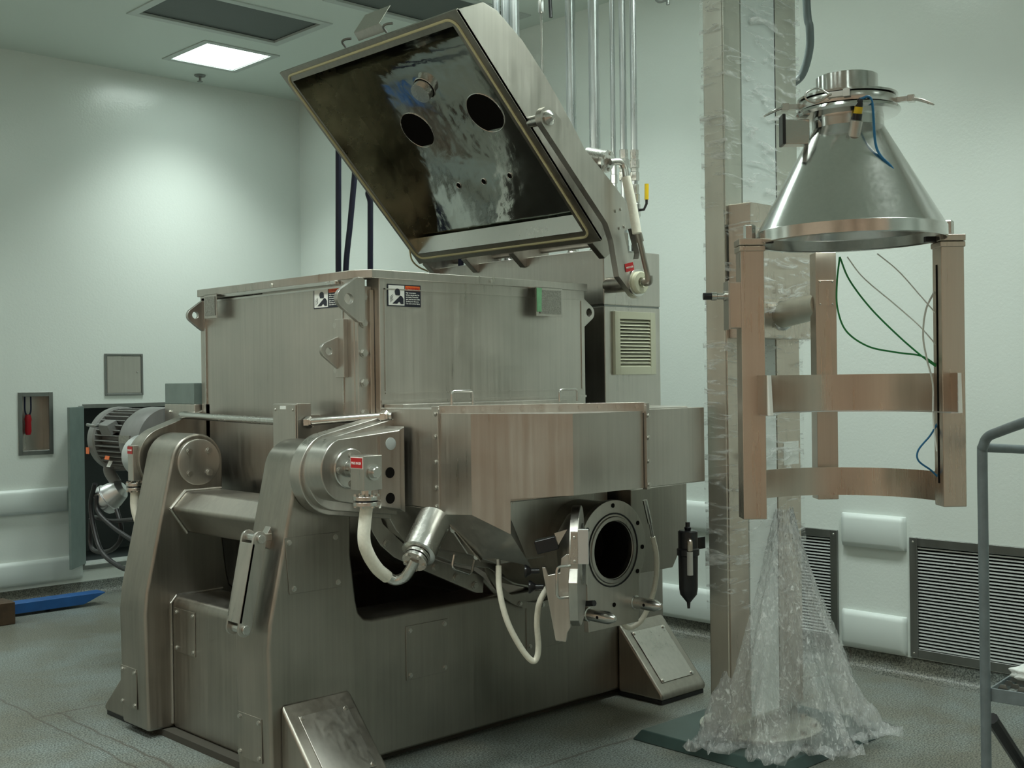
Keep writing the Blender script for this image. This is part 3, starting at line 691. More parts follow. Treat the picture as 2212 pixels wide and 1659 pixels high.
def flange_pair(c, axis, r, parent, nb=6, gap=.006, th=.015):
    c, axis = V(c), V(axis).normalized(); e1 = axis.orthogonal().normalized(); e2 = axis.cross(e1)
    for s_ in (0, th+gap): MB().lathe([(r, 0), (r, th)], c+axis*s_, axis, 36).build('pipe_flange', S_BRIGHT, parent, .0015)
    MB().lathe([(r*.8, 0), (r*.8, gap)], c+axis*th, axis, 24).build('flange_gasket', RUBBER, parent)
    for k in range(nb):
        a = 2*math.pi*(k+.3)/nb; q = c+(e1*math.cos(a)+e2*math.sin(a))*r*.78
        bolt(q+axis*(2*th+gap), axis, .008, parent); bolt(q, -axis, .008, parent)
MB().cyl((bc.x, bc.y, 1.20), (bc.x, bc.y, 1.165), .024).build('pipe_neck', S_BRIGHT, rj)
flange_pair((bc.x, bc.y, 1.172), (0, 0, -1), .052, rj)
hy = bc.y
hp = [V((bc.x, hy, 1.138))]+[px(x, y, y=yy) for x, y, yy in ((786, 1160, hy), (795, 1196, 3.62), (815, 1228, 3.63), (836, 1246, 3.64))]
MB().tube(hp, .0245, 20).build('white_hose', HOSE, mixer, label='thick white hose curving down from the rotary joint')
el = [px(832, 1243, y=3.64), px(853, 1253, y=3.63), px(873, 1247, y=3.60), px(886, 1230, y=3.57), px(896, 1210, y=3.55)]
fx = MB().tube(el, .021, 18).build('jacket_inlet', S_BRIGHT, mixer, label='bright steel elbow and flanged jacket inlet')
ax_ = (px(926, 1145, y=3.60)-px(896, 1208, y=3.55)).normalized(); c0 = px(895, 1214, y=3.55)
flange_pair(c0, ax_, .050, fx, 5)
MB().lathe([(.060, 0), (.068, .004), (.068, .19)], c0+ax_*.04, ax_, 36).build('inlet_barrel', S_BRIGHT, fx)

# --- gear housing (hood) on the near side
D1, D2 = V((3.006, 3.596)), V((3.70, 3.13))
b = MB(); T = 1.492
b.hull([(3.006, 3.975, T), (3.006, 3.60, T), (3.69, 3.14, T-.012), (4.0, 3.14, T-.012), (4.0, 3.975, T),
        (3.006, 3.975, 1.10), (3.006, 3.60, 1.09), (3.69, 3.14, 1.155), (4.0, 3.14, 1.155), (4.0, 3.975, 1.155)])
b.hull([(3.006, 3.975, 1.10), (3.006, 3.602, 1.09), (3.40, 3.602, 1.15), (4.0, 3.602, 1.15), (4.0, 3.975, 1.15),
        (3.12, 3.975, .92), (3.155, 3.602, .90), (3.32, 3.602, .84), (3.5, 3.975, .80), (3.9, 3.975, .80), (3.9, 3.602, .84), (4.0, 3.602, .95)])
hood = b.build('gear_housing', S_BODY, mixer, .006, sharp=20)
MB().box(3.72, 4.10, 3.132, 3.98, 1.155, 1.474).build('right_cover', S_BODY, hood, .004)
MB().prism([(4.04, 1.10), (4.44, 1.105), (4.44, .87), (4.33, .72), (4.04, .72)], 3.50, 3.97, 'y').build('lower_cover', S_BASE, hood, .004)
# front cap
b = MB(); n0, n1 = (3.109, 3.301), (3.28, 3.13)
Vs = [(3.006, 3.60, 1.470), (3.006, 3.404, 1.471), (3.28, 3.13, 1.467), (3.69, 3.13, 1.467),      # 0-3 top
      (3.006, 3.60, 1.075), (3.006, 3.404, 1.087), (3.109, 3.301, 1.012), (3.109, 3.301, 1.145), (3.28, 3.13, 1.157), (3.69, 3.13, 1.157),  # 4-9
      (3.145, 3.505, .895), (3.20, 3.47, .893), (3.31, 3.40, .855), (3.33, 3.60, .86), (3.33, 3.60, 1.15)]
b.poly(Vs, [(0, 1, 2, 3), (0, 4, 5, 1), (1, 5, 6, 7, 8, 2), (2, 8, 9, 3), (4, 10, 11, 6, 5), (11, 12, 6), (7, 6, 12, 13, 14)])
cap = b.build('front_cap', S_BODY, hood, 0, thick=.004)
dd = (D2-D1).normalized(); nd = V((dd.y, -dd.x)); 
b = MB(); o3 = lambda s_, off, z: (D1.x+dd.x*s_+nd.x*off, D1.y+dd.y*s_+nd.y*off, z); LL = (D2-D1).length
b.poly([o3(0, 0, 1.46), o3(LL, 0, 1.46), o3(LL, 0, 1.503), o3(0, 0, 1.503), o3(0, .008, 1.46), o3(LL, .008, 1.46), o3(LL, .008, 1.503), o3(0, .008, 1.503)],
       [(0, 1, 2, 3), (4, 7, 6, 5), (0, 4, 5, 1), (3, 2, 6, 7), (0, 3, 7, 4), (1, 5, 6, 2)])
b.box(2.996, 3.006, 3.588, 3.628, 1.09, 1.50); b.box(3.693, 3.713, 3.112, 3.135, 1.15, 1.50)
b.poly([(3.0, 3.592, 1.09), (3.135, 3.502, .888), (3.165, 3.525, .888), (3.03, 3.615, 1.09), (2.997, 3.59, 1.083), (3.132, 3.50, .882), (3.162, 3.523, .882), (3.027, 3.613, 1.083)],
       [(0, 1, 2, 3), (7, 6, 5, 4), (0, 4, 5, 1), (1, 5, 6, 2), (2, 6, 7, 3), (3, 7, 4, 0)])
b.build('bolted_flange', S_BODY, hood, .0015)
for k in range(11): bolt(o3(LL*(.02+.094*k), .009, 1.487), (nd.x, nd.y, 0), .007, hood)
for z in (1.47, 1.38, 1.28, 1.18, 1.105): bolt((2.995, 3.607, z), NX, .008, hood)
for z in (1.45, 1.36, 1.265, 1.17): bolt((3.703, 3.111, z), NY, .008, hood)
for k in (.35, .9): bolt((3.0+.14*k, 3.60-.09*k, 1.08-.2*k), (-.8, -.5, -.3), .008, hood)
def u_handle(a, b_, up, ht, r, parent, m=S_BRIGHT):
    a, b_, up = V(a), V(b_), V(up); d_ = (b_-a).normalized(); k = ht*.22
    MB().tube([a, a+up*(ht-k), a+up*(ht-k*.3)+d_*k*.3, a+up*ht+d_*k, b_+up*ht-d_*k, b_+up*(ht-k*.3)-d_*k*.3, b_+up*(ht-k), b_], r, 10, smooth=False).build('handle', m, parent)
u_handle(px(976, 876, y=3.75), px(1022, 874, y=3.75), (0, 0, 1), .058, .006, hood)
u_handle(px(1209, 868, y=3.80), px(1247, 866, y=3.80), (0, 0, 1), .055, .006, hood)
MB().box(3.02, 3.99, 3.84, 3.965, 1.49, 1.506).build('top_strip', S_BODY, hood, .002)
u_handle(px(984, 1188, y=3.86), px(1026, 1203, y=3.86), (-.3, 0, -1), .075, .006, hood)
# second bowl ring
bc2 = V((3.93, 3.985, .90)); MB().lathe([(.375, 0), (.375, .014), (.345, .014), (.345, 0)], bc2, NY, 60, cap=False).build('bowl_ring', S_BASE, trough)
for a in (195, 222, 248, 272): bolt((bc2.x+.36*math.cos(math.radians(a)), 3.97, bc2.z+.36*math.sin(math.radians(a))), NY, .009, trough)

# --- discharge valve
vc = V((3.806, 3.40, .867)); VR, vb = .213, .123
b = MB(); n = 56; outl = []
for k in range(n):
    a = 2*math.pi*k/n; R_ = VR; dv = V((math.cos(a), math.sin(a)))
    if dv.y < -.2:   # foot of the keyhole plate
        hwid, dep = .165, .33
        t_ = min(dep/(-dv.y), hwid/abs(dv.x) if abs(dv.x) > .01 else 9); R_ = max(R_, t_ if math.hypot(dv.x*t_, dv.y*t_) < .40 else .365)
    outl.append(dv*R_)
for (y0, y1, rr) in ((3.400, 3.425, None),):
    R1 = [[b.bm.verts.new((vc.x+p.x, yy, vc.z+p.y)) for p in outl] for yy in (y0, y1)]
    R2 = [[b.bm.verts.new((vc.x+vb*math.cos(2*math.pi*k/n), yy, vc.z+vb*math.sin(2*math.pi*k/n))) for k in range(n)] for yy in (y0, 3.60)]
    for k in range(n):
        k2 = (k+1) % n
        b.bm.faces.new((R1[0][k], R1[0][k2], R2[0][k2], R2[0][k])); b.bm.faces.new((R1[0][k], R1[0][k2], R1[1][k2], R1[1][k])); b.bm.faces.new((R2[0][k], R2[0][k2], R2[1][k2], R2[1][k]))
    for k in range(n):
        k2 = (k+1) % n; a1, a2 = 2*math.pi*k/n, 2*math.pi*k2/n
    c_ = [b.bm.verts.new((vc.x+.135*math.cos(2*math.pi*k/n), y1, vc.z+.135*math.sin(2*math.pi*k/n))) for k in range(n)]
    for k in range(n): k2 = (k+1) % n; b.bm.faces.new((R1[1][k], R1[1][k2], c_[k2], c_[k]))
valve = b.build('discharge_valve', S_BODY, mixer, .002, label='round discharge valve with its bore open and keyhole face plate')
MB().lathe([(.135, 0), (.205, 0), (.205, .5), (.135, .5)], (vc.x-.01, 3.426, vc.z), (0, 1, 0), 48, cap=False).build('valve_body', S_BASE, valve)
MB().lathe([(0, .17), (vb-.001, .17)], (vc.x, 3.40, vc.z), (0, 1, 0), 40, cap=False).build('bore_plug', HOLE, valve)
MB().lathe([(vb+.002, 0), (vb+.004, .006), (vb+.018, .006), (vb+.022, 0)], vc, NY, 56, cap=False).build('seat_ring', S_BODY, valve)
MB().lathe([(vb-.004, .02), (vb-.004, .165)], vc, (0, 1, 0), 56, cap=False).build('bore_liner', HOLE, valve)
MB().tube([vc+V((.156*math.cos(a), -.001, .156*math.sin(a))) for a in [2*math.pi*k/40 for k in range(40)]], .0035, 8, smooth=False, closed=True).build('o_ring', RUBBER, valve)
for a in (90, 32, -2, -35, 148, -90): MB().lathe([(0, .002), (.010, .002), (.010, 0)], (vc.x+(.19 if a > -80 else .235)*math.cos(math.radians(a)), 3.40, vc.z+(.19 if a > -80 else .235)*math.sin(math.radians(a))), NY, 16).build('tapped_hole', HOLE, valve)
def pin(p):
    p = V(p); o_ = MB().lathe([(.030, -.02), (.030, .004), (.026, .006), (.026, .11), (.012, .145), (.008, .148), (0, .148)], p, NY, 28).build('guide_pin', S_BRIGHT, valve)
    MB().lathe([(0, .001), (.007, .001), (.007, 0)], p+V((-.0255, -.07, 0)), (-1, 0, 0), 12).build('pin_hole', HOLE, valve)
pin(px(1372, 1301, y=3.40)); pin(px(1272, 1327, y=3.38))
MB().cyl(px(1262, 1304, y=3.36), px(1284, 1303, y=3.3), .012).build('stub_shaft', RUBBER, valve)
# opened valve door, seen nearly edge on
dc = px(1247, 1196, y=3.22)
da = math.radians(46); ud = V((math.cos(da), math.sin(da), 0)); nd_ = V((-math.sin(da), math.cos(da), 0))  # disc axis
nd_ = (nd_+ud*.12).normalized(); ud = nd_.cross(V((0, 0, 1))).normalized()
b = MB(); pts = []
for k in range(40):
    a = 2*math.pi*k/40; dv = V((math.cos(a), math.sin(a))); R_ = .19
    if dv.y < -.3: R_ = min(.27/(-dv.y), .12/max(abs(dv.x), .05)+.12) if dv.y < -.3 else R_
    R_ = max(R_, .19) if dv.y < -.3 else R_
    pts.append(dc+ud*dv.x*R_+V((0, 0, 1))*dv.y*min(R_, .28))
b.gprism([p-nd_*.018 for p in pts], nd_*.036)
door = b.build('valve_door', S_BODY, mixer, .004, label='swung-open round valve door seen edge-on')
MB().lathe([(.145, 0), (.13, .02), (.07, .055), (.03, .06), (0, .06)], dc+nd_*.018+V((0, 0, .02)), nd_, 40).build('dome_back', S_BASE, door)
MB().lathe([(.12, 0), (.12, .008), (.10, .010)], dc-nd_*.018, -nd_, 40).build('seal_face', S_BRIGHT, door)
tc_ = -CF; Rr = V((CR.x, CR.y, 0)).normalized()
e_near = dc-ud*.19 if (dc-ud*.19).length < (dc+ud*.19).length else dc+ud*.19
sgn = -1 if (dc-ud*.19).length < (dc+ud*.19).length else 1
fd = ud*sgn; rt = -nd_  # towards camera; towards picture right
MB().obox(dc+fd*.19+rt*.038+V((0, 0, .055)), rt, fd, (0, 0, 1), .020, .010, .066).build('white_block', ALU, door, .002)
MB().obox(dc+fd*.192+rt*.004+V((0, 0, .05)), rt, fd, (0, 0, 1), .014, .006, .062).build('hinge_plate', S_BRIGHT, door, .002)
for dz in (.09, 0): bolt(dc+fd*.198+rt*.004+V((0, 0, dz)), fd, .006, door, 'screw')
hb = dc+fd*.19-rt*.012
u_handle(hb+V((0, 0, -.018)), hb+V((0, 0, -.135)), (fd*.55-rt*.85).normalized(), .058, .0055, door)
b = MB(); q0 = dc-rt*.02+fd*.12
prof = [(-.03, .02), (-.05, .005), (-.055, -.05), (-.10, -.06), (-.11, -.03), (-.125, -.03), (-.075, -.31), (-.035, -.315), (-.03, -.28), (-.018, -.26), (-.018, .02)]
b.gprism([q0+rt*(a+.02)+V((0, 0, z_)) for a, z_ in prof], fd*.035); b.build('side_bracket', S_BODY, door, .003)
MB().obox(q0-rt*.085+V((0, 0, .055))+fd*.02, (rt+V((0, 0, .25))), fd, V((0, 0, 1))-rt*.25, .042, .03, .026).build('limit_switch', BLACKP, door, .005)
MB().gprism([q0+rt*a+V((0, 0, z_))+fd*.03 for a, z_ in ((-.055, .10), (-.005, .115), (-.04, .055))], fd*.006).build('switch_bracket', S_BRIGHT, door)
for z_, a in ((-.045, -.115), (-.105, -.100)):
    MB().lathe([(.010, 0), (.010, .03), (.014, .034), (.025, .05), (.025, .056), (0, .058)], q0+rt*a+V((0, 0, z_))+fd*.03, -rt+fd*.15, 24).build('black_knob', BLACKP, door)
# thin white hoses
def hose(pts, r, nm='white_hose', m=HOSE, parent=mixer, label=None): return MB().tube([px(x, y, y=yy) for x, y, yy in pts], r, 14).build(nm, m, parent, label=label)
hose([(1077, 1222, 3.42), (1079, 1275, 3.40), (1095, 1340, 3.38), (1122, 1394, 3.36), (1146, 1425, 3.34), (1158, 1424, 3.33), (1163, 1398, 3.32), (1160, 1345, 3.30), (1166, 1300, 3.28), (1186, 1264, 3.26)], .0118, label='thin white hose looping low in front of the stand')
hose([(1410, 1160, 3.42), (1418, 1200, 3.42), (1417, 1250, 3.42), (1405, 1300, 3.43), (1385, 1340, 3.45), (1360, 1356, 3.47), (1342, 1342, 3.47), (1334, 1325, 3.47)], .0118, label='thin white hose looping round the valve right side')
MB().cyl(px(1076, 1207, y=3.42), px(1077, 1225, y=3.42), .009).build('hose_fitting', S_BRIGHT, mixer)
MB().tube([px(1393, 1080, y=3.42), px(1404, 1130, y=3.42)], .011, 10, smooth=False).build('hose_fitting', S_BRIGHT, mixer)
MB().tube([px(1404, 1128, y=3.42), px(1411, 1165, y=3.42)], .0075, 10, smooth=False).build('hose_fitting', S_BRIGHT, mixer)

# --- control cabinet at the rear end
b = MB(); b.box(4.433, 4.867, 4.0, 5.37, .62, 1.965); b.box(4.429, 4.867, 3.998, 5.372, 1.972, 2.252)
cab = b.build('rear_cabinet', S_BODY, mixer, .005)
MB().box(4.436, 4.863, 4.003, 5.366, 1.963, 1.974).build('lid_joint', S_DARK, cab)
b = MB(); x0, x1, z0, z1 = 4.493, 4.808, 1.62, 1.94; f = .038
b.box(x0, x0+f, 3.982, 4.0, z0, z1).box(x1-f, x1, 3.982, 4.0, z0, z1).box(x0+f, x1-f, 3.982, 4.0, z0, z0+f).box(x0+f, x1-f, 3.982, 4.0, z1-f, z1)
n = 14; h = (z1-z0-2*f)/n
for k in range(n):
    zc = z0+f+h*(k+.5); b.prism([(3.984, zc-h*.46), (3.988, zc-h*.46), (3.998, zc+h*.25), (3.994, zc+h*.3)], x0+f, x1-f, 'x')
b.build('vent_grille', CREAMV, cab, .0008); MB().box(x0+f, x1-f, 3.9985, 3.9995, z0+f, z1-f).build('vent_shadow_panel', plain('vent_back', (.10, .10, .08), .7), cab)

# --- lid
LB = V((4.339, 0, 2.278)); la = V((-.698, 0, .716)); ln = V((.716, 0, .698))
YN, YF = 3.93, 5.345
def lw(a, n_, y): return V((LB.x, y, LB.z))+la*a+ln*n_
oc = [(0, 0), (0, .10), (.07, .165), (.20, .20), (.46, .235), (.64, .248), (.80, .252), (1.0, .245), (1.185, .205), (1.257, .16), (1.321, 0)]
ic = [(.065, 0), (.072, .085), (.22, .145), (.46, .205), (.64, .218), (.80, .222), (.98, .212), (1.14, .165), (1.21, .10), (1.255, 0)]
b = MB()
# outer skin, inner skin as separate materials need separate parts
for (y0, y1) in ((YN, YF),):
    R = [[b.bm.verts.new(lw(a, n_, y)) for a, n_ in oc] for y in (y0, y1)]
    for k in range(len(oc)-1): b.bm.faces.new((R[0][k], R[0][k+1], R[1][k+1], R[1][k]))
    b.bm.faces.new(R[0]); b.bm.faces.new(R[1][::-1])
# cut the mouth: remove side faces to be replaced is unnecessary, mouth plane is open (no face between first and last points)
lid = b.build('lid', S_BODY, mixer, .003, sharp=30)
# sides as full plates would close nothing: the mouth lies between them
b = MB(); yi, yf_ = YN+.075, YF-.055
rim_o = [(0, YN), (1.321, YN), (1.321, YF), (0, YF)]; rim_i = [(.068, yi), (1.255, yi), (1.255, yf_), (.068, yf_)]
vo = [b.bm.verts.new(lw(a, -.002, y)) for a, y in rim_o]; vi = [b.bm.verts.new(lw(a, -.002, y)) for a, y in rim_i]
vo2 = [b.bm.verts.new(lw(a, .012, y)) for a, y in rim_o]; vi2 = [b.bm.verts.new(lw(a, .012, y)) for a, y in rim_i]
for k in range(4):
    k2 = (k+1) % 4
    for A in ((vo[k], vo[k2], vi[k2], vi[k]), (vo2[k], vo2[k2], vi2[k2], vi2[k]), (vo[k], vo[k2], vo2[k2], vo2[k]), (vi[k], vi[k2], vi2[k2], vi2[k])): b.bm.faces.new(A)
b.build('mouth_flange', S_BASE, lid)
b = MB(); R = [[b.bm.verts.new(lw(a, n_, y)) for a, n_ in ic] for y in (yi, yf_)]
for k in range(len(ic)-1): b.bm.faces.new((R[0][k], R[0][k+1], R[1][k+1], R[1][k]))
b.build('inner_skin', S_MIRROR, lid, sharp=28, label='mirror-polished curved inside of the lid')
b = MB(); b.bm.faces.new([b.bm.verts.new(lw(a, n_, yf_-.0005)) for a, n_ in ic]); b.build('inner_side', S_STAIN, lid, label='brown-stained inner side wall')
b = MB(); b.bm.faces.new([b.bm.verts.new(lw(a, n_, yi+.0005)) for a, n_ in ic]); b.build('inner_side', S_MIRROR, lid)
MB().gprism([lw(.068, .0, yi), lw(.13, .06, yi), lw(.135, .06, yi), lw(.072, -.003, yi)], V((0, yf_-yi, 0))).build('drip_lip', S_BRIGHT, lid)
g = []
for cx1, cy1, a0 in ((1.321-.03-.05, YN+.045+.05, -90), (1.321-.03-.05, YF-.03-.05, 0), (.035+.05, YF-.03-.05, 90), (.035+.05, YN+.045+.05, 180)):
    for k in range(7): a = math.radians(a0+k*15); g.append(lw(cx1+.05*math.cos(a), -.004, cy1+.05*math.sin(a)))
MB().tube(g, .0065, 8, smooth=False, closed=True).build('gasket', GASKET, lid, label='cream rubber gasket round the lid mouth')
def interp(a):
    for p, q in zip(ic, ic[1:]):
        if p[0] <= a <= q[0]: t_ = (a-p[0])/(q[0]-p[0]); return p[1]+(q[1]-p[1])*t_
    return .2
def on_skin(x, y):
    d = CF*FPX+CR*(x-1106)-CU*(y-829.5); best = None
    for i in range(400):
        s_ = (4.5+i*.01)/FPX; p = CAM+d*s_; v_ = V((p.x-LB.x, 0, p.z-LB.z)); a, n_ = v_.dot(la), v_.dot(ln)
        if 0 < a < 1.25 and n_ > interp(a)-.003: return a, n_, p.y
    return a, n_, p.y
def port(xc, yc, r, name, m=HOLE, inset=0):
    a, n_, y = on_skin(xc, yc); sl = (interp(a+.02)-interp(a-.02))/.04
    nrm = -(ln-la*sl).normalized(); o = lw(a, interp(a)-.0015, y)
    MB().lathe([(0, 0), (r, 0)], o, nrm, 40, cap=False).build(name, m, lid)
    MB().tube([o+(la+ln*sl).normalized()*r*math.cos(t_)+V((0, 1, 0))*r*math.sin(t_) for t_ in [2*math.pi*k/36 for k in range(36)]], .003, 6, smooth=False, closed=True).build('port_edge', S_BRIGHT, lid)
    return o, nrm
port(902, 281, .108, 'charge_port'); port(1049, 243, .113, 'charge_port')
o_, n__ = port(917, 191, .062, 'sight_port')
MB().lathe([(.055, .001), (.055, .045), (0, .047)], o_, n__, 32).build('sight_port_plug', S_BRIGHT, lid)
for x, y in ((991, 401), (1046, 391), (1101, 380)): port(x, y, .017, 'spray_hole')
# lid hinge brackets
for y0 in (5.27, 4.93, 4.55, 3.98):
    MB().prism([(4.33, 2.27), (4.42, 2.20), (4.50, 2.252), (4.60, 2.252), (4.60, 2.34), (4.42, 2.36)], y0, y0+.04, 'y').build('hinge_bracket', S_BASE, lid, .003)
MB().cyl((4.55, 4.05, 2.31), (4.55, 5.30, 2.31), .028).build('hinge_bar', S_BASE, lid)
# lid arm
aw = lambda a, n_: (lambda p: (p.x, p.z))(lw(a, n_, 0))
ap = []
def arc_l(ca, cn, r, a0, a1, n=10): return [(ca+r*math.cos(math.radians(a0+(a1-a0)*k/n)), cn+r*math.sin(math.radians(a0+(a1-a0)*k/n))) for k in range(n+1)]
lidarm_pts = arc_l(.700, .020, .052, -80, 90)+[(.62, .085), (.237, .150), (.031, .178), (-.081, .145)]+arc_l(-.245, -.040, .080, 62, 255)+[(-.13, -.13), (.02, -.04), (.104, -.012)]
armp = [aw(a, n_) for a, n_ in lidarm_pts]
b = MB(); sl_c = V(aw(-.085, .02))
slot = [aw(a, n_) for a, n_ in ((-.02, .10), (-.035, .115), (-.15, .065), (-.165, .04), (-.14, .0), (-.12, -.01), (-.01, .045), (0, .06))]
def ring_plate(outer_, inner_, y0, y1, b):
    """plate with a hole: triangulated between two outlines"""
    import mathutils
    vs3 = [V((x, z, 0)) for x, z in outer_], [V((x, z, 0)) for x, z in inner_]
    tris = mathutils.geometry.tessellate_polygon(vs3); allp = list(outer_)+list(inner_)
    A = [b.bm.verts.new((x, y0, z)) for x, z in allp]; B = [b.bm.verts.new((x, y1, z)) for x, z in allp]
    for t_ in tris:
        try: b.bm.faces.new([A[i] for i in t_]); b.bm.faces.new([B[i] for i in t_][::-1])
        except ValueError: pass
    for off, n in ((0, len(outer_)), (len(outer_), len(inner_))):
        for k in range(n):
            k2 = (k+1) % n; b.bm.faces.new((A[off+k], A[off+k2], B[off+k2], B[off+k]))
ring_plate(armp, slot, 3.815, 3.850, b)
la_ = b.build('lid_arm', S_BODY, mixer, 0, label='long steel lid arm on the near side with oval slot')
cp = lw(.700, .020, 3.815)
MB().lathe([(.034, 0), (.034, .008), (.028, .012), (.010, .03), (0, .03)], cp, NY, 28).build('arm_pivot', S_BRIGHT, la_); MB().cyl(cp+V((0, .03, 0)), cp+V((0, .12, 0)), .026).build('pivot_boss', S_BRIGHT, la_)
pv = px(1375, 611, y=3.815)
MB().lathe([(.068, 0), (.068, .012)], pv, NY, 36).build('bearing_ring', S_BRIGHT, la_, .001)
MB().lathe([(.052, .010), (.055, .013), (.055, .030), (.050, .034), (.026, .034), (.024, .026), (0, .026)], pv, NY, 36).build('nylon_bearing', NYLON, la_)
MB().cyl(pv+V((0, .03, 0)), pv+V((0, .19, 0)), .04).build('pivot_shaft', S_BASE, la_)
for x, y in ((1330, 456), (1341, 452), (1338, 493), (1349, 490)): bolt(px(x, y, y=3.814), NY, .007, la_)
q = px(1348, 577, y=3.8135); rr_ = (px(1364, 573, y=3.8135)-q).normalized(); uu = NY; uu = V(NY).cross(rr_)*-1
upv = V((-rr_.z, 0, rr_.x)); q = px(1352, 588, y=3.8135)
quadplate(q, rr_, upv, .062, .040, .0015, RED, 'red_label', la_)
text('MADE IN USA', q+V((0, -.002, 0))+rr_*.006+upv*.015, rr_, upv, .013, WHITEP, la_, width=.05)
# steam line on the arm
b = MB(); e0 = pv+V((0, -.05, 0)); e1 = px(1402, 607, y=3.70); e2 = px(1396, 580, y=3.70)
MB().lathe([(.019, 0), (.019, .02), (.014, .022), (.014, .035)], pv+V((0, -.024, 0)), NY, 6).build('hex_fitting', S_BRIGHT, la_)
ey = pv.y-.075
sp = [pv+V((0, -.04, 0)), pv+V((0, -.075, 0)), pv+V((0, -.075, .02)), px(1382, 520, y=ey)]
MB().tube([sp[0], sp[1]], .0135, 14, smooth=False).build('steam_pipe', S_BRIGHT, la_)
MB().tube(sp[1:], .0135, 14, smooth=False).build('steam_pipe', S_BASE, la_); MB().tube([sp[1]+V((0, .022, 0)), sp[1]+V((0, .004, 0)), sp[1]+V((0, -.004, .006)), sp[1]+V((0, -.004, .028))], .021, 16).build('pipe_elbow', S_BASE, la_, .002)
MB().tube([px(1383, 522, y=ey), px(1377, 499, y=ey)], .019, 14).build('pipe_coupling', S_BASE, la_)
MB().tube([px(1376, 504, y=3.72), px(1366, 445, y=3.74), px(1352, 382, y=3.76)], .0225, 16).build('white_hose', HOSE, la_, label='short thick white hose on the lid arm')
e = [px(1353, 384, y=3.76), px(1349, 362, y=3.77), px(1340, 350, y=3.78), px(1318, 350, y=3.80)]
MB().tube(e, .017, 14).build('pipe_elbow', S_BRIGHT, la_)
ja, jb_ = px(1281, 343, y=3.90), px(1318, 350, y=3.80)
jx = (jb_-ja).normalized()
MB().lathe([(.052, -.03), (.052, (jb_-ja).length-.035)], ja, jx, 32).build('nozzle_barrel', S_BRIGHT, la_); MB().lathe([(.054, 0), (.054, .018), (.03, .02)], jb_-jx*.032, jx, 32).build('pipe_flange', S_BRIGHT, la_)
e1_ = jx.orthogonal().normalized(); e2_ = jx.cross(e1_)
for k in range(5): a = 2*math.pi*k/5; bolt(jb_-jx*.014+(e1_*math.cos(a)+e2_*math.sin(a))*.04, jx, .009, la_)
# inspection mirror bracket and hooks at the free edge of the lid
cpos = lw(1.321, .03, 4.66)
fe_ = lambda x, y, yy: px(x, y, y=yy)
y_br = 4.72
b = MB(); A0, A1 = px(748, 96, y=4.93), px(795, 80, y=4.70); 
up_b = la
b.gprism([lw(1.318, .05, 4.70), lw(1.318, .05, 4.47), lw(1.362, .055, 4.50), lw(1.362, .055, 4.70)], ln*.003)
b.gprism([lw(1.362, .055, 4.70), lw(1.362, .055, 4.50), lw(1.385, .175, 4.50), lw(1.385, .175, 4.70)], la*.003)
b.build('folded_bracket', S_BODY, lid, .001)
for yy in (4.47, 4.80): MB().tube([lw(1.315, .04, yy), lw(1.345, .04, yy), lw(1.35, .05, yy-.02), lw(1.34, .06, yy-.05)], .006, 8).build('lid_hook', S_DARK, lid)

# --- far side drive: gear cover, motor, trunnion
b = MB(); b.box(2.90, 4.2, 5.342, 5.655, .95, 1.50); far = b.build('far_gear_cover', S_BODY, mixer, .004)
MB().box(2.90, 3.6, 5.35, 5.65, 1.50, 1.605).build('cover_top_plate', GPAINT, far, .003)
bolt((2.90, 5.60, 1.46), NX, .008, far)
b = MB(); b.prism(tear(.150, 3.02, 1.05, 1.50, 2.742, 1.245), 5.32, 5.42, 'y'); b.lathe([(.13, 0), (.13, .06), (.10, .08), (0, .08)], (2.742, 5.42, 1.245), (0, 1, 0), 36)
ft = b.build('far_trunnion', S_BASE, mixer, .004)
MB().lathe([(.105, 0), (.105, .10), (.08, .11), (0, .11)], (2.742, 5.50, 1.245), (0, 1, 0), 36).build('white_bearing', ALU, ft)
fj = px(291, 1000, x=2.60); MB().obox(fj, (0, 1, 0), (1, 0, 0), (0, 0, 1), .028, .022, .085).build('rotary_block', S_BODY, ft, .003)
MB().tube([fj, (2.742, 5.60, fj.z)], .018, 12, smooth=False).build('joint_shaft', S_BRIGHT, ft)
quadplate((fj.x-.0235, fj.y+.024, fj.z+.045), NY, (0, 0, 1), .048, .035, .0015, RED, 'red_label', ft)
text('MADE IN USA', (fj.x-.0255, fj.y+.021, fj.z+.058), NY, (0, 0, 1), .011, WHITEP, ft, width=.042)
flange_pair((fj.x, fj.y, fj.z-.095), (0, 0, -1), .042, ft)
MB().tube([(fj.x, fj.y, fj.z-.13), (fj.x, fj.y, fj.z-.22), (fj.x+.02, fj.y-.02, fj.z-.32)], .022, 14).build('white_hose', HOSE, ft)
# motor
mx_, mz = 2.93, 1.305; my0, my1 = 5.66, 5.915
mt = MB().lathe([(.10, 0), (.174, .005), (.178, .02), (.178, .20), (.165, .24), (.145, .255)], (mx_, my0, mz), (0, 1, 0), 48).build('drive_motor', MOTOR, mixer, label='grey finned electric motor on the far side')
b = MB(); b.lathe([(.125, 0), (.125, .32)], (mx_, my1-.02, mz), (0, 1, 0), 40)
for k in range(36):
    a = 2*math.pi*k/36; dv = V((math.cos(a), 0, math.sin(a))); tv = V((-math.sin(a), 0, math.cos(a)))
    b.obox(V((mx_, my1+.13, mz))+dv*.145, dv, tv, (0, 1, 0), .024, .0025, .145)
b.build('cooling_fins', MOTOR, mt)
MB().lathe([(.168, 0), (.176, .01), (.176, .07), (.160, .11), (.10, .125), (0, .125)], (mx_, my1+.27, mz), (0, 1, 0), 40).build('fan_cowl', MOTOR, mt)
MB().box(mx_-.184, mx_-.172, 5.74, 5.86, 1.30, 1.34).build('maker_plate', ENGR, mt)
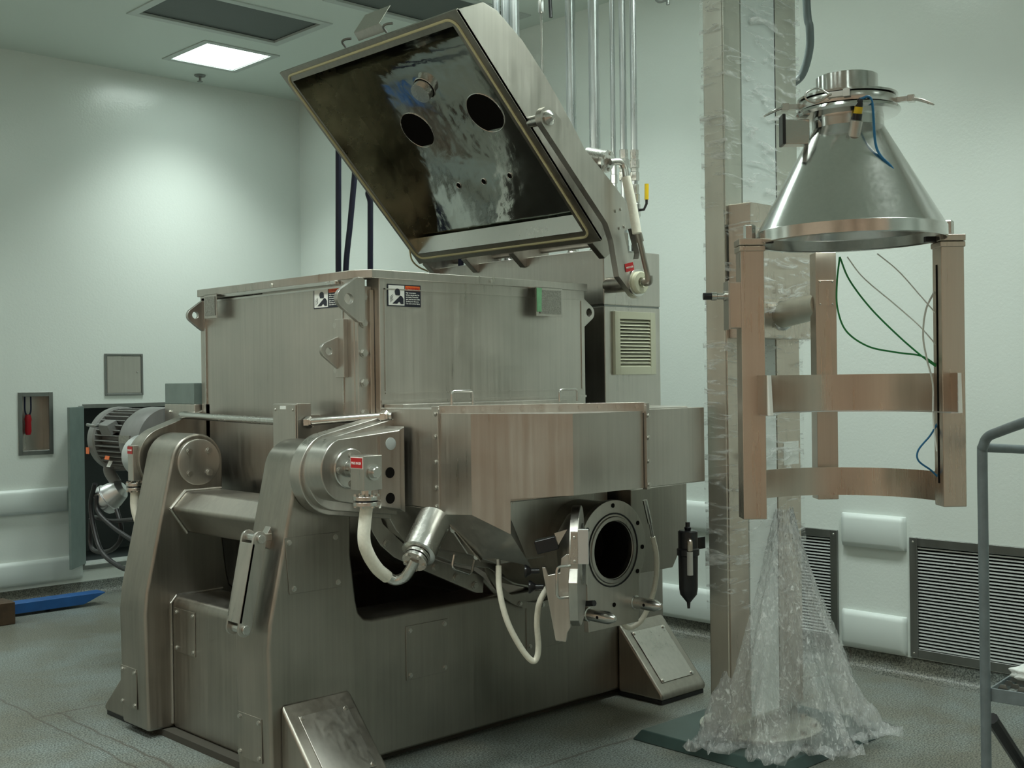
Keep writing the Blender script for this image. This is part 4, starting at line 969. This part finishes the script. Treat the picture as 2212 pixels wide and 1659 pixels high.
MB().obox((mx_-.15, my1+.13, mz+.07), (1, 0, .5), (0, 1, 0), (-.5, 0, 1), .03, .06, .03).build('fin_pad', MOTOR, mt, .003)
MB().tube([(mx_-.18, my1+.18, mz+.085), (mx_-.21, my1+.18, mz+.08), (mx_-.21, my1+.26, mz+.085)], .009, 8).build('lifting_eye', S_DARK, mt)
quadplate((mx_-.177, my1+.35, mz-.075), NY, (0, 0, 1), .035, .035, .004, ORANGE, 'orange_sticker', mt); quadplate((mx_-.157, my1+.17, mz-.10), NY, V((.3, 0, 1)), .05, .02, .003, ORANGE, 'orange_sticker', mt)
quadplate((mx_-.147, my1+.17, mz-.14), NY, V((.5, 0, 1)), .04, .035, .003, PAPER, 'paper_sticker', mt)
tb = px(245, 1068, x=2.86); axb = (px(270, 1048, x=2.90)-px(225, 1080, x=2.82)).normalized()
MB().lathe([(.075, -.075), (.082, -.06), (.082, -.03), (.074, -.028), (.07, 0), (.055, .05), (.025, .075), (0, .078)], tb, axb, 32).build('terminal_box', NYLON if False else ALU, mt, .002)
MB().tube([tb+axb*.02+V((0, 0, .05)), tb+V((0, .05, .14)), (mx_, tb.y, mz-.12)], .03, 12).build('conduit_neck', MOTOR, mt)
def cable(pts, x, r=.014): return MB().tube([px(a, c, x=x) for a, c in pts], r, 10).build('power_cable', RUBBER, mt)
cable([(205, 1045), (196, 1090), (205, 1150), (222, 1195), (260, 1225), (300, 1235)], 2.75, .013)
cable([(208, 1070), (212, 1105), (240, 1135), (275, 1160), (300, 1175)], 2.76, .012)
cable([(252, 1100), (262, 1140), (258, 1170), (236, 1190), (205, 1190), (195, 1170), (196, 1120)], 2.80, .012)
cable([(205, 1117), (240, 1125), (290, 1122)], 2.78, .011)
# black lifting hoses behind the trough, arching over to the cabinet
for k, (x0, x1) in enumerate(((731, 731), (747, 766), (800, 800))):
    yy = 5.62; p0 = px(x0, 585, y=yy); p1 = px(x1, 320+60*k, y=yy)
    MB().tube([(p0.x, yy, 1.30), (p0.x, yy, 1.9), p0, (p0+p1)/2, p1, p1+(p1-p0)*.2, (p1.x+.16, yy-.10, p1.z+.12), (4.45, 5.4, p1.z+.05), (4.53, 5.20-.08*k, 2.7), (4.53, 5.20-.08*k, 2.25)], .017, 12).build('black_hose', plain('navy_hose', (.006, .008, .03), .5), mixer)
MB().tube([px(885, 540, y=5.33), px(890, 562, y=5.34), px(905, 577, y=5.35), px(925, 586, y=5.36)], .005, 8).build('yellow_cable', GASKET, lid)

# ------------------------------------------------------------------ service pipes from the cabinet top to the ceiling
XP = 4.65
def pipe(pxx, r, label, x=XP, z0=2.252, fit=None, m=S_PIPE, z1=ZC, parts=()):
    y = px(pxx, 300, x=x).y
    t = thing('service_pipe', (x, y, z0), label, 'pipe', 'vertical service pipes rising behind the mixer')
    MB().cyl((x, y, z0), (x, y, z1), r, seg=24).build('pipe_run', m, t)
    MB().lathe([(r*1.28, 0), (r*1.28, .03), (r*1.12, .035), (r*1.12, .06)], (x, y, z0), (0, 0, 1), 24).build('base_fitting', S_DARK if r < .02 else S_BRIGHT, t)
    for z in (fit or []):
        MB().lathe([(r*1.25, -.075), (r*1.45, -.07), (r*1.45, -.03), (r*1.2, -.028), (r*1.2, -.01), (r*1.5, -.008), (r*1.5, .035), (r*1.2, .037), (r*1.3, .06), (r*1.3, .085)], (x, y, z), (0, 0, 1), 6).build('compression_fitting', S_BRIGHT, t, .001)
    return t, y
def pz(y_): return px(1370, y_, x=XP).z
for pxx, r, lab, fits in ((1075, .022, 'leftmost bright pipe beside the lid top', None), (1090+1, .009, 'thin tube in front of the brightest pipes at left', None), (1096, .026, 'second bright pipe from the left behind the lid', None),
                          (1115, .026, 'third bright pipe, just right of the white conduit', None), (1235, .027, 'thick dull pipe in the middle of the pipe row', None), (1285, .029, 'thickest dull pipe, above the bright flanged nozzle', None),
                          (1325, .013, 'thin pipe left in the right-hand trio', [pz(385)]), (1347, .018, 'middle pipe of the right-hand trio', [pz(355)]), (1370, .017, 'rightmost pipe, above the yellow valve lever', [pz(360), pz(435)])):
    t, yy_ = pipe(pxx, r, lab, fit=fits, x=XP-(.05 if pxx == 1091 else 0))
    if pxx == 1370:
        vz = pz(455); MB().lathe([(.02, -.04), (.028, -.03), (.028, .03), (.02, .04)], (XP, yy_, vz), (0, 0, 1), 16).build('ball_valve', S_BRIGHT, t)
        MB().tube([(XP, yy_, vz), (XP+.01, yy_-.05, vz), (XP+.02, yy_-.06, vz+.03), (XP+.02, yy_-.06, vz+.06)], .007, 8, smooth=False).build('lever_stem', BLACKP, t)
        MB().tube([(XP+.02, yy_-.06, vz+.05), (XP+.02, yy_-.062, vz+.13)], .011, 10).build('yellow_lever', YELLOW, t)
t, yy_ = pipe(1173, .0085, 'thin bright tube with fitting and valve lever at the top edge', m=S_BRIGHT)
MB().lathe([(.012, -.04), (.018, -.035), (.018, .03), (.012, .04)], (XP, yy_, px(1173, 12, x=XP).z), (0, 0, 1), 8).build('tube_fitting', S_BRIGHT, t)
p_, q_ = px(1188, 0, x=XP-.02), px(1190, 38, x=XP-.02)
MB().tube([(XP, yy_, p_.z+.06), (XP-.02, p_.y, p_.z+.05), p_, q_], .010, 8).build('black_lever', BLACKP, t)
p_ = px(1440, 0, x=5.0); q_ = px(1443, 10, x=5.0)
t = thing('hanging_hook', (5.0, p_.y, ZC), 'small dark hook tip at top edge right of the pipes', 'hook')
MB().tube([(5.0, p_.y+.08, ZC), (5.0, p_.y+.08, p_.z+.05), p_, q_], .010, 8).build('hook_rod', S_DARK, t)

# ================================================================== LIFT COLUMN
cl = thing('lift_column', (4.42, 3.10, .035), 'tall square lift column wrapped in clear stretch film', 'lift column')
CX0, CX1, CY0, CY1 = 4.145, 4.70, 3.05, 3.152
b = MB(); b.box(CX0, CX1, CY0, CY1, .10, ZC-.002); col = b.build('mast', S_COL, cl, .006)
MB().box(CX0+.03, CX1-.03, CY0+.01, CY1+.06, .06, .10).build('mast_foot', S_BASE, cl)
for a, b_, m in ((.005, .14, S_POST), (.15, .36, plain('white_channel', (.68, .72, .70), .5)), (.37, .55, S_POST)):
    MB().box(CX0+a, CX0+b_, CY0-.006, CY0, .12, 1.82).build('face_strip', m, cl)
for a, b_, m in ((.005, .12, S_COL), (.13, .38, plain('pale_channel', (.6, .66, .64), .5)), (.385, .55, S_COL)):
    MB().box(CX0+a, CX0+b_, CY0-.006, CY0, 2.25, ZC-.01).build('face_strip', m, cl)
MB().box(CX0+.381, CX0+.384, CY0-.008, CY0, 2.3, ZC-.01).build('slot_line', HOLE, cl)
b = MB(); b.box(4.165, 4.70, 2.93, CY0-.006, 1.765, 2.335); car = b.build('carriage', S_POST, cl, .004)
MB().lathe([(.265, 0), (.265, .012), (.25, .016), (0, .016)], (4.42, 3.09, .045), (0, 0, 1), 48).build('base_plate', S_COL, cl)
for k in range(10): a = 2*math.pi*(k+.4)/10; bolt((4.42+.232*math.cos(a), 3.09+.232*math.sin(a), .061), (0, 0, 1), .014, cl)
b = MB(); zt, zb = .045, 0.0
b.poly([(3.99, 2.70, zb), (4.87, 2.70, zb), (4.87, 3.47, zb), (3.99, 3.47, zb), (4.02, 2.73, zt), (4.84, 2.73, zt), (4.84, 3.44, zt), (4.02, 3.44, zt)],
       [(0, 1, 2, 3), (4, 7, 6, 5), (0, 4, 5, 1), (1, 5, 6, 2), (2, 6, 7, 3), (3, 7, 4, 0)])
tag(b.build('floor_pad', PADM, None, .006), 'dark green raised floor pad under the lift column', 'floor pad')
MB().box(4.56, 4.68, CY0-.008, CY0-.006, px(1706, 1003, y=3.05).z, px(1706, 953, y=3.05).z).build('paper_label', PAPER, cl)
# wrapped film shells with real folds
def film_shell(x0, x1, y0, y1, z0, z1, name, lab, m=FILM, amp=.007, nz=40, seed=1):
    rnd = random.Random(seed); b = MB(); per = []
    n = 14
    for k in range(n): per.append((x0+(x1-x0)*k/n, y0))
    for k in range(4): per.append((x1, y0+(y1-y0)*k/4))
    for k in range(n): per.append((x1-(x1-x0)*k/n, y1))
    for k in range(4): per.append((x0, y1-(y1-y0)*k/4))
    cx1, cy1 = (x0+x1)/2, (y0+y1)/2; rows = []
    ph = [rnd.random()*6.28 for _ in per]
    for i in range(nz+1):
        z = z0+(z1-z0)*i/nz; row = []
        for k, (x, y) in enumerate(per):
            d_ = V((x-cx1, y-cy1, 0)); d_ = V((math.copysign(1, d_.x) if abs(abs(d_.x)-(x1-x0)/2) < 1e-4 else 0, math.copysign(1, d_.y) if abs(abs(d_.y)-(y1-y0)/2) < 1e-4 else 0, 0))
            o = amp*(1+math.sin(z*19+ph[k]+k*.9))*.5+rnd.random()*amp*.7
            row.append(b.bm.verts.new((x+d_.x*o*.5, y+d_.y*o*.5, z)))
        rows.append(row)
    for A, B in zip(rows, rows[1:]):
        for k in range(len(per)): k2 = (k+1) % len(per); b.bm.faces.new((A[k], A[k2], B[k2], B[k]))
    o = b.build(name, m, cl, sharp=180); o['label'] = lab; return o
film_shell(CX0-.006, CX1+.006, CY0-.016, CY1+.006, 2.33, ZC-.03, 'upper_wrap', 'clear film round the upper mast', seed=3)
film_shell(4.150, 4.715, 2.916, CY1+.006, 1.76, 2.34, 'carriage_wrap', 'clear film round the carriage', seed=5)
film_shell(CX0-.006, CX1+.006, CY0-.016, CY1+.006, .60, 1.76, 'lower_wrap', 'clear film round the lower mast', seed=9, amp=.007)
# draped skirt of loose film, open behind
b = MB(); rnd = random.Random(4)
rows = []; nA, nZ = 90, 46
for i in range(nZ+1):
    t_ = i/nZ; z = 1.02*(1-t_)**1.0+.05; row = []
    z = .05+(.95)*(1-t_)
    for k in range(nA+1):
        s_ = k/nA; a = math.radians(150+s_*215)
        rad = .045+.375*t_**1.15; rad *= 1+.16*t_*math.sin(s_*31+1.3*math.sin(t_*4))+.07*t_*math.sin(s_*67+t_*5)
        cxk = 4.52-.08*t_; cyk = 3.02-.04*t_
        x = cxk+rad*1.0*math.cos(a); y = cyk+rad*.82*math.sin(a)
        row.append(b.bm.verts.new((x+rnd.uniform(-1, 1)*.004, y+rnd.uniform(-1, 1)*.004, z+(rnd.uniform(0, .02) if t_ < .98 else 0))))
    rows.append(row)
for s2, rr2, zz in ((1, 1.04, .060), (2, 1.08, .085), (3, 1.10, .052)):   # bunched hem lying on the pad
    row = []
    for k in range(nA+1):
        p = rows[nZ][k].co; c2 = V((4.44, 2.98, 0)); q = c2+(V((p.x, p.y, 0))-c2)*(rr2+.05*math.sin(k*.9+s2))
        row.append(b.bm.verts.new((q.x, q.y, zz+.012*math.sin(k*1.7+s2*2))))
    rows.append(row)
for A, B in zip(rows, rows[1:]):
    for k in range(nA): b.bm.faces.new((A[k], A[k+1], B[k+1], B[k]))
o = b.build('loose_film_skirt', FILMD, cl, sharp=180); o['label'] = 'crumpled loose film hanging down to the floor pad'
# air filter
f0 = px(1527, 1215, x=4.02); fx0, fy0 = 4.03, 3.19
af = MB().lathe([(0, -.275), (.006, -.275), (.008, -.25), (.02, -.235), (.036, -.215), (.040, -.19), (.042, -.05), (.048, -.045), (.048, -.02), (.042, -.015), (.042, .055), (.036, .06), (0, .06)], (fx0+.02, fy0, .885), (0, 0, 1), 28).build('air_filter', BLACKP, cl)
MB().lathe([(.012, 0), (.016, .012), (.010, .016), (.010, .035), (0, .035)], (fx0+.02, fy0, .945), (0, 0, 1), 16).build('filter_knob', BLACKP, af)
MB().box(fx0+.02, CX0, fy0-.02, fy0+.0, .86, .91).build('filter_mount', BLACKP, af)
MB().cyl((fx0-.012, fy0-.035, .76), (fx0-.012, fy0-.035, .86), .013).build('sight_glass', PCHIP, af)
MB().tube([(fx0+.0, fy0-.02, .905), (fx0-.018, fy0-.04, .90), (fx0-.014, fy0-.037, .865)], .012, 10).build('brass_elbow', S_POST, af)
# hanging grey hose at top of the column
hp = [V((4.72, 3.13, px(1705, 190, y=3.1).z)), px(1730, 165, x=4.78), px(1748, 110, x=4.80), px(1749, 60, x=4.80), px(1742, 0, x=4.80), px(1735, -60, x=4.80)]
hp[-1].z = ZC; tag(MB().tube(hp, .0185, 14).build('ceiling_hose', plain('grey_hose', (.11, .14, .14), .45)), 'grey hose hanging from ceiling to the column side', 'hose')

# ================================================================== CONE AND FRAME
fc = V((3.912, 2.325, 0)); RA = math.radians(45)
fr = thing('drum_frame', (fc.x, fc.y, 1.06), 'hanging stainless frame of three square posts with curved bands', 'frame')
f_out = V((math.cos(math.radians(228)), math.sin(math.radians(228)), 0)); f_rt = V((-f_out.y, f_out.x, 0))  # front normal, sideways
if f_rt.dot(CR) < 0: f_rt = -f_rt
def fpost(pxa, ya, pxb, yb, D, w_=.0425, zt=None, zb=None, name='post'):
    def at(x, y): return CAM+(CF*FPX+CR*(x-1106)-CU*(y-829.5))/FPX*D
    T_, B_ = at(pxa, ya), at(pxb, yb); c = (T_+B_)/2; c.z = (zt+zb)/2
    return c, MB().obox(c, f_rt, f_out, (0, 0, 1), w_, w_, (zt-zb)/2).build(name, S_POST, fr, .003)
cL, pL = fpost(1622, 545, 1624, 1130, 4.33, zt=2.075, zb=1.085)
cRr, pR = fpost(2050, 535, 2052, 1110, 4.36, zt=2.085, zb=1.118)
cB, pB = fpost(1779, 560, 1781, 1035, 4.85, zt=2.10, zb=1.10)
for c, zt in ((cL, 2.075), (cRr, 2.085)):
    MB().obox((c.x, c.y, zt+.012), f_rt, f_out, (0, 0, 1), .048, .048, .012).obox((c.x, c.y, zt-.012), f_rt, f_out, (0, 0, 1), .047, .047, .010).build('post_cap', S_POST, fr, .003)
    MB().lathe([(.022, 0), (.022, .05), (.016, .055), (0, .055)], (c.x, c.y, zt+.024), (0, 0, 1), 6).build('cap_nut', S_BRIGHT, fr, .001)
q = cB+f_out*.0428; MB().obox((q.x, q.y, 1.935), f_rt, f_out, (0, 0, 1), .031, .0012, .052).build('access_plate', S_POST, fr, .001)
for i in (-1, 1):
    for j in (-1, 1): bolt(V((q.x, q.y, 1.935))+f_rt*i*.025+V((0, 0, j*.045))+f_out*.001, f_out, .004, fr, 'screw')
# slot channel on the right post inner side
MB().obox(cRr-f_rt*.0432, f_rt, f_out, (0, 0, 1), .001, .006, .40).build('post_slot', HOLE, fr)
def band(R_, z0, z1, a0, a1, name, c=fc, th=.006, parent=fr, m=S_POST, thick=None):
    b = MB(); n = 44
    for r_ in ((R_, R_+th),):
        ring = []
        for k in range(n+1):
            a = math.radians(a0+(a1-a0)*k/n); ring.append([b.bm.verts.new((c.x+r*math.cos(a), c.y+r*math.sin(a), z)) for r, z in ((R_, z0), (R_, z1), (R_+th, z1), (R_+th, z0))])
        for A, B in zip(ring, ring[1:]):
            for i in range(4): b.bm.faces.new((A[i], A[(i+1) % 4], B[(i+1) % 4], B[i]))
        b.bm.faces.new(ring[0]); b.bm.faces.new(ring[-1])
    return b.build(name, m, parent)
aL = math.degrees(math.atan2(cL.y-fc.y, cL.x-fc.x)); aR = math.degrees(math.atan2(cRr.y-fc.y, cRr.x-fc.x))
band(.365, 1.125, 1.235, aR, aL, 'lower_band')
cm = fc+f_out*.10
mb_ = band(.352, 1.465, 1.605, aR-7, aL+7, 'middle_band', c=cm)
b = MB(); n = 44
for zz in (1.462, 1.466): pass
R1, R2 = .352, .33; vs = []
for k in range(n+1):
    a = math.radians(aR-7+(aL-aR+14)*k/n); vs.append([b.bm.verts.new((cm.x+r*math.cos(a), cm.y+r*math.sin(a), z)) for r, z in ((.32, 1.461), (.352, 1.461), (.352, 1.465), (.32, 1.465))])
for A, B in zip(vs, vs[1:]):
    for i in range(4): b.bm.faces.new((A[i], A[(i+1) % 4], B[(i+1) % 4], B[i]))
b.bm.faces.new(vs[0]); b.bm.faces.new(vs[-1]); b.build('band_ledge', ALU, fr)
for s_, a in ((1, aL+7), (-1, aR-7)):
    ar = math.radians(a); e = V((cm.x+.355*math.cos(ar), cm.y+.355*math.sin(ar), 0)); rd = V((math.cos(ar), math.sin(ar), 0)); td = V((-rd.y, rd.x, 0))*s_
    MB().gprism([e+V((0, 0, 1.463)), e+td*.02+V((0, 0, 1.463)), e+td*.006+V((0, 0, 1.605)), e+V((0, 0, 1.605))], -rd*.012).build('white_end_strip', WHITEP, fr)
for k in range(3): bolt(cm+V((.35*math.cos(math.radians(aR-3)), .35*math.sin(math.radians(aR-3)), 1.50+.03*k)), f_out, .004, fr, 'screw')
# lift arm tube from the carriage
ta = px(1690, 682, y=2.925); tb2 = V((cB.x, cB.y, px(1745, 668, y=cB.y).z))-f_out*.02
tb2.z = ta.z+.03
MB().tube([ta+V((0, .02, 0)), tb2], .056, 28, smooth=False).build('lift_arm', S_COL, fr); MB().lathe([(.062, 0), (.066, .006), (.058, .02)], ta+V((0, .006, 0)), tb2-ta, 28).build('weld_collar', S_BRIGHT, fr)
# control box on the left post
cb = cL-f_rt*.062; cb.z = 1.86
MB().obox(cb, f_rt, f_out, (0, 0, 1), .022, .038, .083).build('control_box', S_POST, fr, .003); 
cbx = MB().obox(cb-f_rt*.024, f_rt, f_out, (0, 0, 1), .003, .045, .088).build('box_backplate', S_BODY, fr, .001)
MB().lathe([(.018, 0), (.018, .01), (.012, .012), (.012, .035), (.016, .037), (.016, .055), (0, .055)], V((cb.x, cb.y, 1.895))-f_rt*.025, -f_rt, 16).build('connector', S_BRIGHT, fr); MB().lathe([(.013, 0), (.013, .03), (0, .03)], V((cb.x, cb.y, 1.895))-f_rt*.08, -f_rt, 14).build('connector_cap', BLACKP, fr)

co = thing('hopper_cone', (fc.x, fc.y, 2.09), 'shiny stainless funnel-shaped hopper cone with clamped neck', 'hopper cone')
cc = V((3.875, 2.29, 0)); tilt = (V((0, 0, 1))-f_rt*.012).normalized()
def cz(y_, x_=1842): return px(x_, y_, y=2.29).z
Z0 = 2.085
cone = MB().lathe([(.330, 0), (.334, .003), (.334, .042), (.330, .046), (.128, .405), (.125, .41), (.125, .455)], V((cc.x, cc.y, Z0)), tilt, 72, cap=False)
cone = cone.build('cone_body', S_CONE, co, thick=.004, sharp=25)
o2 = V((cc.x, cc.y, Z0))
MB().lathe([(.125, .452), (.178, .458), (.185, .466), (.183, .474), (.16, .478)], o2, tilt, 60, cap=False).build('lower_flange', S_CONE, co, thick=.003)
MB().lathe([(.150, .478), (.172, .482), (.176, .497), (.172, .512), (.155, .516)], o2, tilt, 60, cap=False).build('clamp_ring', S_BRIGHT, co)
MB().lathe([(.155, .516), (.176, .518), (.176, .524), (.110, .532), (.108, .535), (.108, .598), (.104, .600)], o2, tilt, 60, cap=False).build('upper_spigot', S_CONE, co, thick=.003)
# toggle latches with wire loops
def latch(adeg):
    a = math.radians(adeg); rd = V((math.cos(a), math.sin(a), 0)); td = V((-rd.y, rd.x, 0)); o = o2+tilt*.50+rd*.182
    b = MB().obox(o, td, rd, (0, 0, 1), .028, .010, .010); b.obox(o+td*.04+rd*.006, td, rd, (0, 0, 1), .012, .012, .014)
    b.build('latch', S_BRIGHT, co, .001)
    k = .03; MB().tube([o-td*.02+rd*.012, o-td*.06+rd*.02+V((0, 0, .025)), o-td*.095+rd*.03+V((0, 0, .012)), o-td*.095+rd*.03-V((0, 0, .012)), o-td*.06+rd*.02-V((0, 0, .025)), o-td*.02+rd*.012], .0035, 8, closed=True).build('latch_loop', S_BRIGHT, co)
def latch_out(adeg):
    a = math.radians(adeg); rd = V((math.cos(a), math.sin(a), 0)); td = V((-rd.y, rd.x, 0)); o = o2+tilt*.497+rd*.188
    MB().obox(o, rd, td, (0, 0, 1), .03, .012, .009).obox(o+rd*.035, rd, td, (0, 0, 1), .012, .016, .012).build('latch', S_BRIGHT, co, .001)
    MB().tube([o+rd*.04+td*.012, o+rd*.075+td*.016-V((0, 0, .012)), o+rd*.11-V((0, 0, .03)), o+rd*.075-td*.016-V((0, 0, .012)), o+rd*.04-td*.012], .0035, 8).build('latch_loop', S_BRIGHT, co)
front = math.degrees(math.atan2(-cc.y, -cc.x))
latch(front-12); latch_out(front-78); latch_out(front+80); latch(front+170)
# level switch box
bd = V((math.cos(math.radians(front-75)), math.sin(math.radians(front-75)), 0))
MB().obox(o2+tilt*.40+bd*.19, bd, V((-bd.y, bd.x, 0)), (0, 0, 1), .045, .03, .045).build('sensor_box', S_CONE, co, .003)
MB().obox(o2+tilt*.41+bd*.237, bd, V((-bd.y, bd.x, 0)), (0, 0, 1), .006, .034, .055).build('box_end', BLACKP, co, .003)
# proximity sensor
sd_ = V((math.cos(math.radians(front+8)), math.sin(math.radians(front+8)), 0)); so = o2+tilt*.355+sd_*.145; sax = (V((0, 0, 1))+sd_*.30+f_rt*.14).normalized()
MB().lathe([(.022, 0), (.022, .055), (.018, .058)], so, sax, 20).build('sensor_socket', S_BODY, co, .001)
MB().lathe([(.017, 0), (.017, .022)], so+sax*.058, sax, 18).lathe([(.013, 0), (.013, .022), (.008, .03), (0, .03)], so+sax*.10, sax, 18).build('sensor_body', BLACKP, co); MB().lathe([(.0145, 0), (.0145, .025)], so+sax*.078, sax, 18).build('sensor_band', YELLOW, co)
s0 = so+sax*.13
MB().tube([s0, s0+f_rt*.04+V((0, 0, -.005)), *[CAM+(CF*FPX+CR*(x_-1106)-CU*(y_-829.5))/FPX*D_ for x_, y_, D_ in ((1893, 318, 4.13), (1925, 360, 4.12), (1955, 402, 4.13), (1982, 446, 4.16))]], .0045, 8).build('sensor_cable', BLUEW, co)
# cone rests on brackets to the posts
for c, s_ in ((cL, 1), (cRr, -1)):
    MB().obox(V((c.x, c.y, 2.095))+f_rt*s_*.055-f_out*.0, f_rt, f_out, (0, 0, 1), .03, .012, .010).build('cone_bracket', RUBBER, fr)
# loose air lines
def wire(pts, D, r, m, lab, nm='air_line'):
    q = [CAM+(CF*FPX+CR*(x-1106)-CU*(y-829.5))/FPX*(D if len(p3) < 3 else p3[2]) for p3 in pts for x, y in (p3[:2],)]
    return tag(MB().tube(q, r, 8).build(nm, m), lab, 'cable')
wire([(1814, 555, 4.45), (1835, 605, 4.45), (1880, 665, 4.4), (1940, 725, 4.4), (1992, 770, 4.4), (2024, 793, 4.38)], 4.4, .0035, GREENW, 'green cable running straight down from cone to right post')
wire([(1814, 555, 4.45), (1808, 610, 4.45), (1809, 665, 4.45), (1828, 715, 4.45), (1875, 748, 4.42), (1935, 761, 4.4), (1990, 769, 4.4), (2024, 790, 4.38)], 4.4, .0035, GREENW, 'green cable sagging in the lower loop inside the frame')
wire([(1830, 555, 4.45), (1865, 600, 4.45), (1930, 655, 4.42), (1985, 703, 4.4), (2022, 745, 4.38)], 4.4, .0025, CLEARW, 'clear air tube left of the pair inside the frame')
wire([(1895, 548, 4.42), (1940, 585, 4.42), (1985, 635, 4.4), (2022, 678, 4.38)], 4.4, .0025, CLEARW, 'clear air tube right of the pair inside the frame')
wire([(2018, 630, 4.38), (2000, 670, 4.38), (1994, 725, 4.38), (2002, 775, 4.38), (2015, 830, 4.38), (2016, 905, 4.38), (2024, 975, 4.38)], 4.38, .0035, CLEARW, 'clear air tube bowing along the right post')
wire([(2026, 912, 4.38), (2010, 940, 4.38), (1984, 972, 4.38), (1984, 995, 4.38), (2010, 1015, 4.38), (2028, 1032, 4.38)], 4.38, .0035, BLUEW, 'blue cable kinked outward beside the right post')

# ================================================================== LADDER
def at(x, y, D): return CAM+(CF*FPX+CR*(x-1106)-CU*(y-829.5))/FPX*D
ld = thing('rolling_ladder', (3.86, 1.7, 0), 'grey tubular rolling ladder cut off at the right edge', 'ladder')
top = at(2121, 965, 3.9); bot = at(2130, 1600, 3.9); ft_ = V((bot.x, bot.y, 0)); r_ = .0165
rg = V((CR.x, CR.y, 0)).normalized(); fw = V((CF.x, CF.y, 0)).normalized()
MB().tube([ft_, bot, at(2126, 1300, 3.9), at(2122, 1000, 3.9), at(2124, 965, 3.89), at(2134, 944, 3.87), at(2160, 932, 3.8), at(2215, 912, 3.6), at(2300, 885, 3.4)], r_, 16).build('handrail', LADDERM, ld)
MB().tube([at(2127, 967, 3.9), at(2170, 969, 3.95), at(2300, 975, 4.1)], r_*.9, 14, smooth=False).build('cross_rail', LADDERM, ld)
sz = at(2135, 1500, 3.9).z
a0 = at(2138, 1500, 3.9); step_d = (at(2230, 1520, 3.95)-a0); step_d.z = 0; sdn = step_d.normalized(); bd_ = px(2200, 1462, z=sz)-px(2147, 1497, z=sz); bd_.z = 0; bd_.normalize(); sdn = V((bd_.y, -bd_.x, 0))
b = MB(); c_ = a0+sdn*.30; b.obox((c_.x, c_.y, sz+.0), sdn, bd_, (0, 0, 1), .30, .003, .022)
b.obox((c_.x+bd_.x*.25, c_.y+bd_.y*.25, sz), sdn, bd_, (0, 0, 1), .30, .003, .022)
for k in range(2): b.obox(V((a0.x, a0.y, sz))+bd_*.125+sdn*(.003+.594*k), bd_, sdn, (0, 0, 1), .125, .003, .022)
step = b.build('step', LADDERM, ld, .002)
tooth = None
for i in range(8):
    for j in range(9):
        q = V((a0.x, a0.y, sz+.018))+bd_*(.015+.031*i)+sdn*(.02+.06*j+(.03 if i % 2 else 0))
        if tooth is None:
            b = MB(); b.gprism([q*0, sdn*.035, sdn*.026+V((0, 0, .016)), sdn*.009+V((0, 0, .016))], bd_*.004)
            tooth = b.build('grip_tooth', S_DARK, step); tooth.location = q
        else:
            c = tooth.copy(); sc.collection.objects.link(c); c.parent = step; c.location = q
MB().tube([at(2142, 1552, 3.95), at(2225, 1680, 4.1), ], .022, 10, smooth=False).build('brace', BLACKP, ld)
e = at(2225, 1680, 4.1); MB().tube([e, V((e.x+sdn.x*.25, e.y+sdn.y*.25, 0))], .022, 10, smooth=False).build('brace', BLACKP, ld)
b2 = ft_+sdn*.6; MB().tube([b2, b2+V((0, 0, sz))], r_, 14, smooth=False).build('rear_post', LADDERM, ld)
# gloves on the step
def crumple(c, rx, ry, rz, m, name, seed, lab, cat='glove'):
    rnd = random.Random(seed); b = MB(); bm = bmesh.new(); bmesh.ops.create_icosphere(bm, subdivisions=4, radius=1)
    ph = [rnd.random()*6 for _ in range(6)]
    vs = []
    for v in bm.verts:
        p = v.co; k = 1+.13*math.sin(p.x*5+ph[0])*math.sin(p.y*6+ph[1])+.09*math.sin(p.z*9+ph[2]+p.x*4)+.05*math.sin(p.y*15+ph[3])
        vs.append((c.x+p.x*rx*k, c.y+p.y*ry*k, c.z+max(p.z*rz*k, -rz*.55)))
    b.poly(vs, [[v.index for v in f.verts] for f in bm.faces]); bm.free()
    return tag(b.build(name, m, None, sharp=180), lab, cat)
gp = V((a0.x, a0.y, sz+.034))+sdn*.0+bd_*.02
crumple(gp+bd_*.13+sdn*.10+V((0, 0, .016)), .06, .07, .03, CLOTHW, 'work_glove', 2, 'crumpled white cloth glove lying on the ladder step')
crumple(gp+bd_*.15+sdn*.13+V((0, 0, .062)), .06, .05, .034, CLOTH, 'work_glove', 3, 'tan cloth glove heaped on the white glove on ladder step')
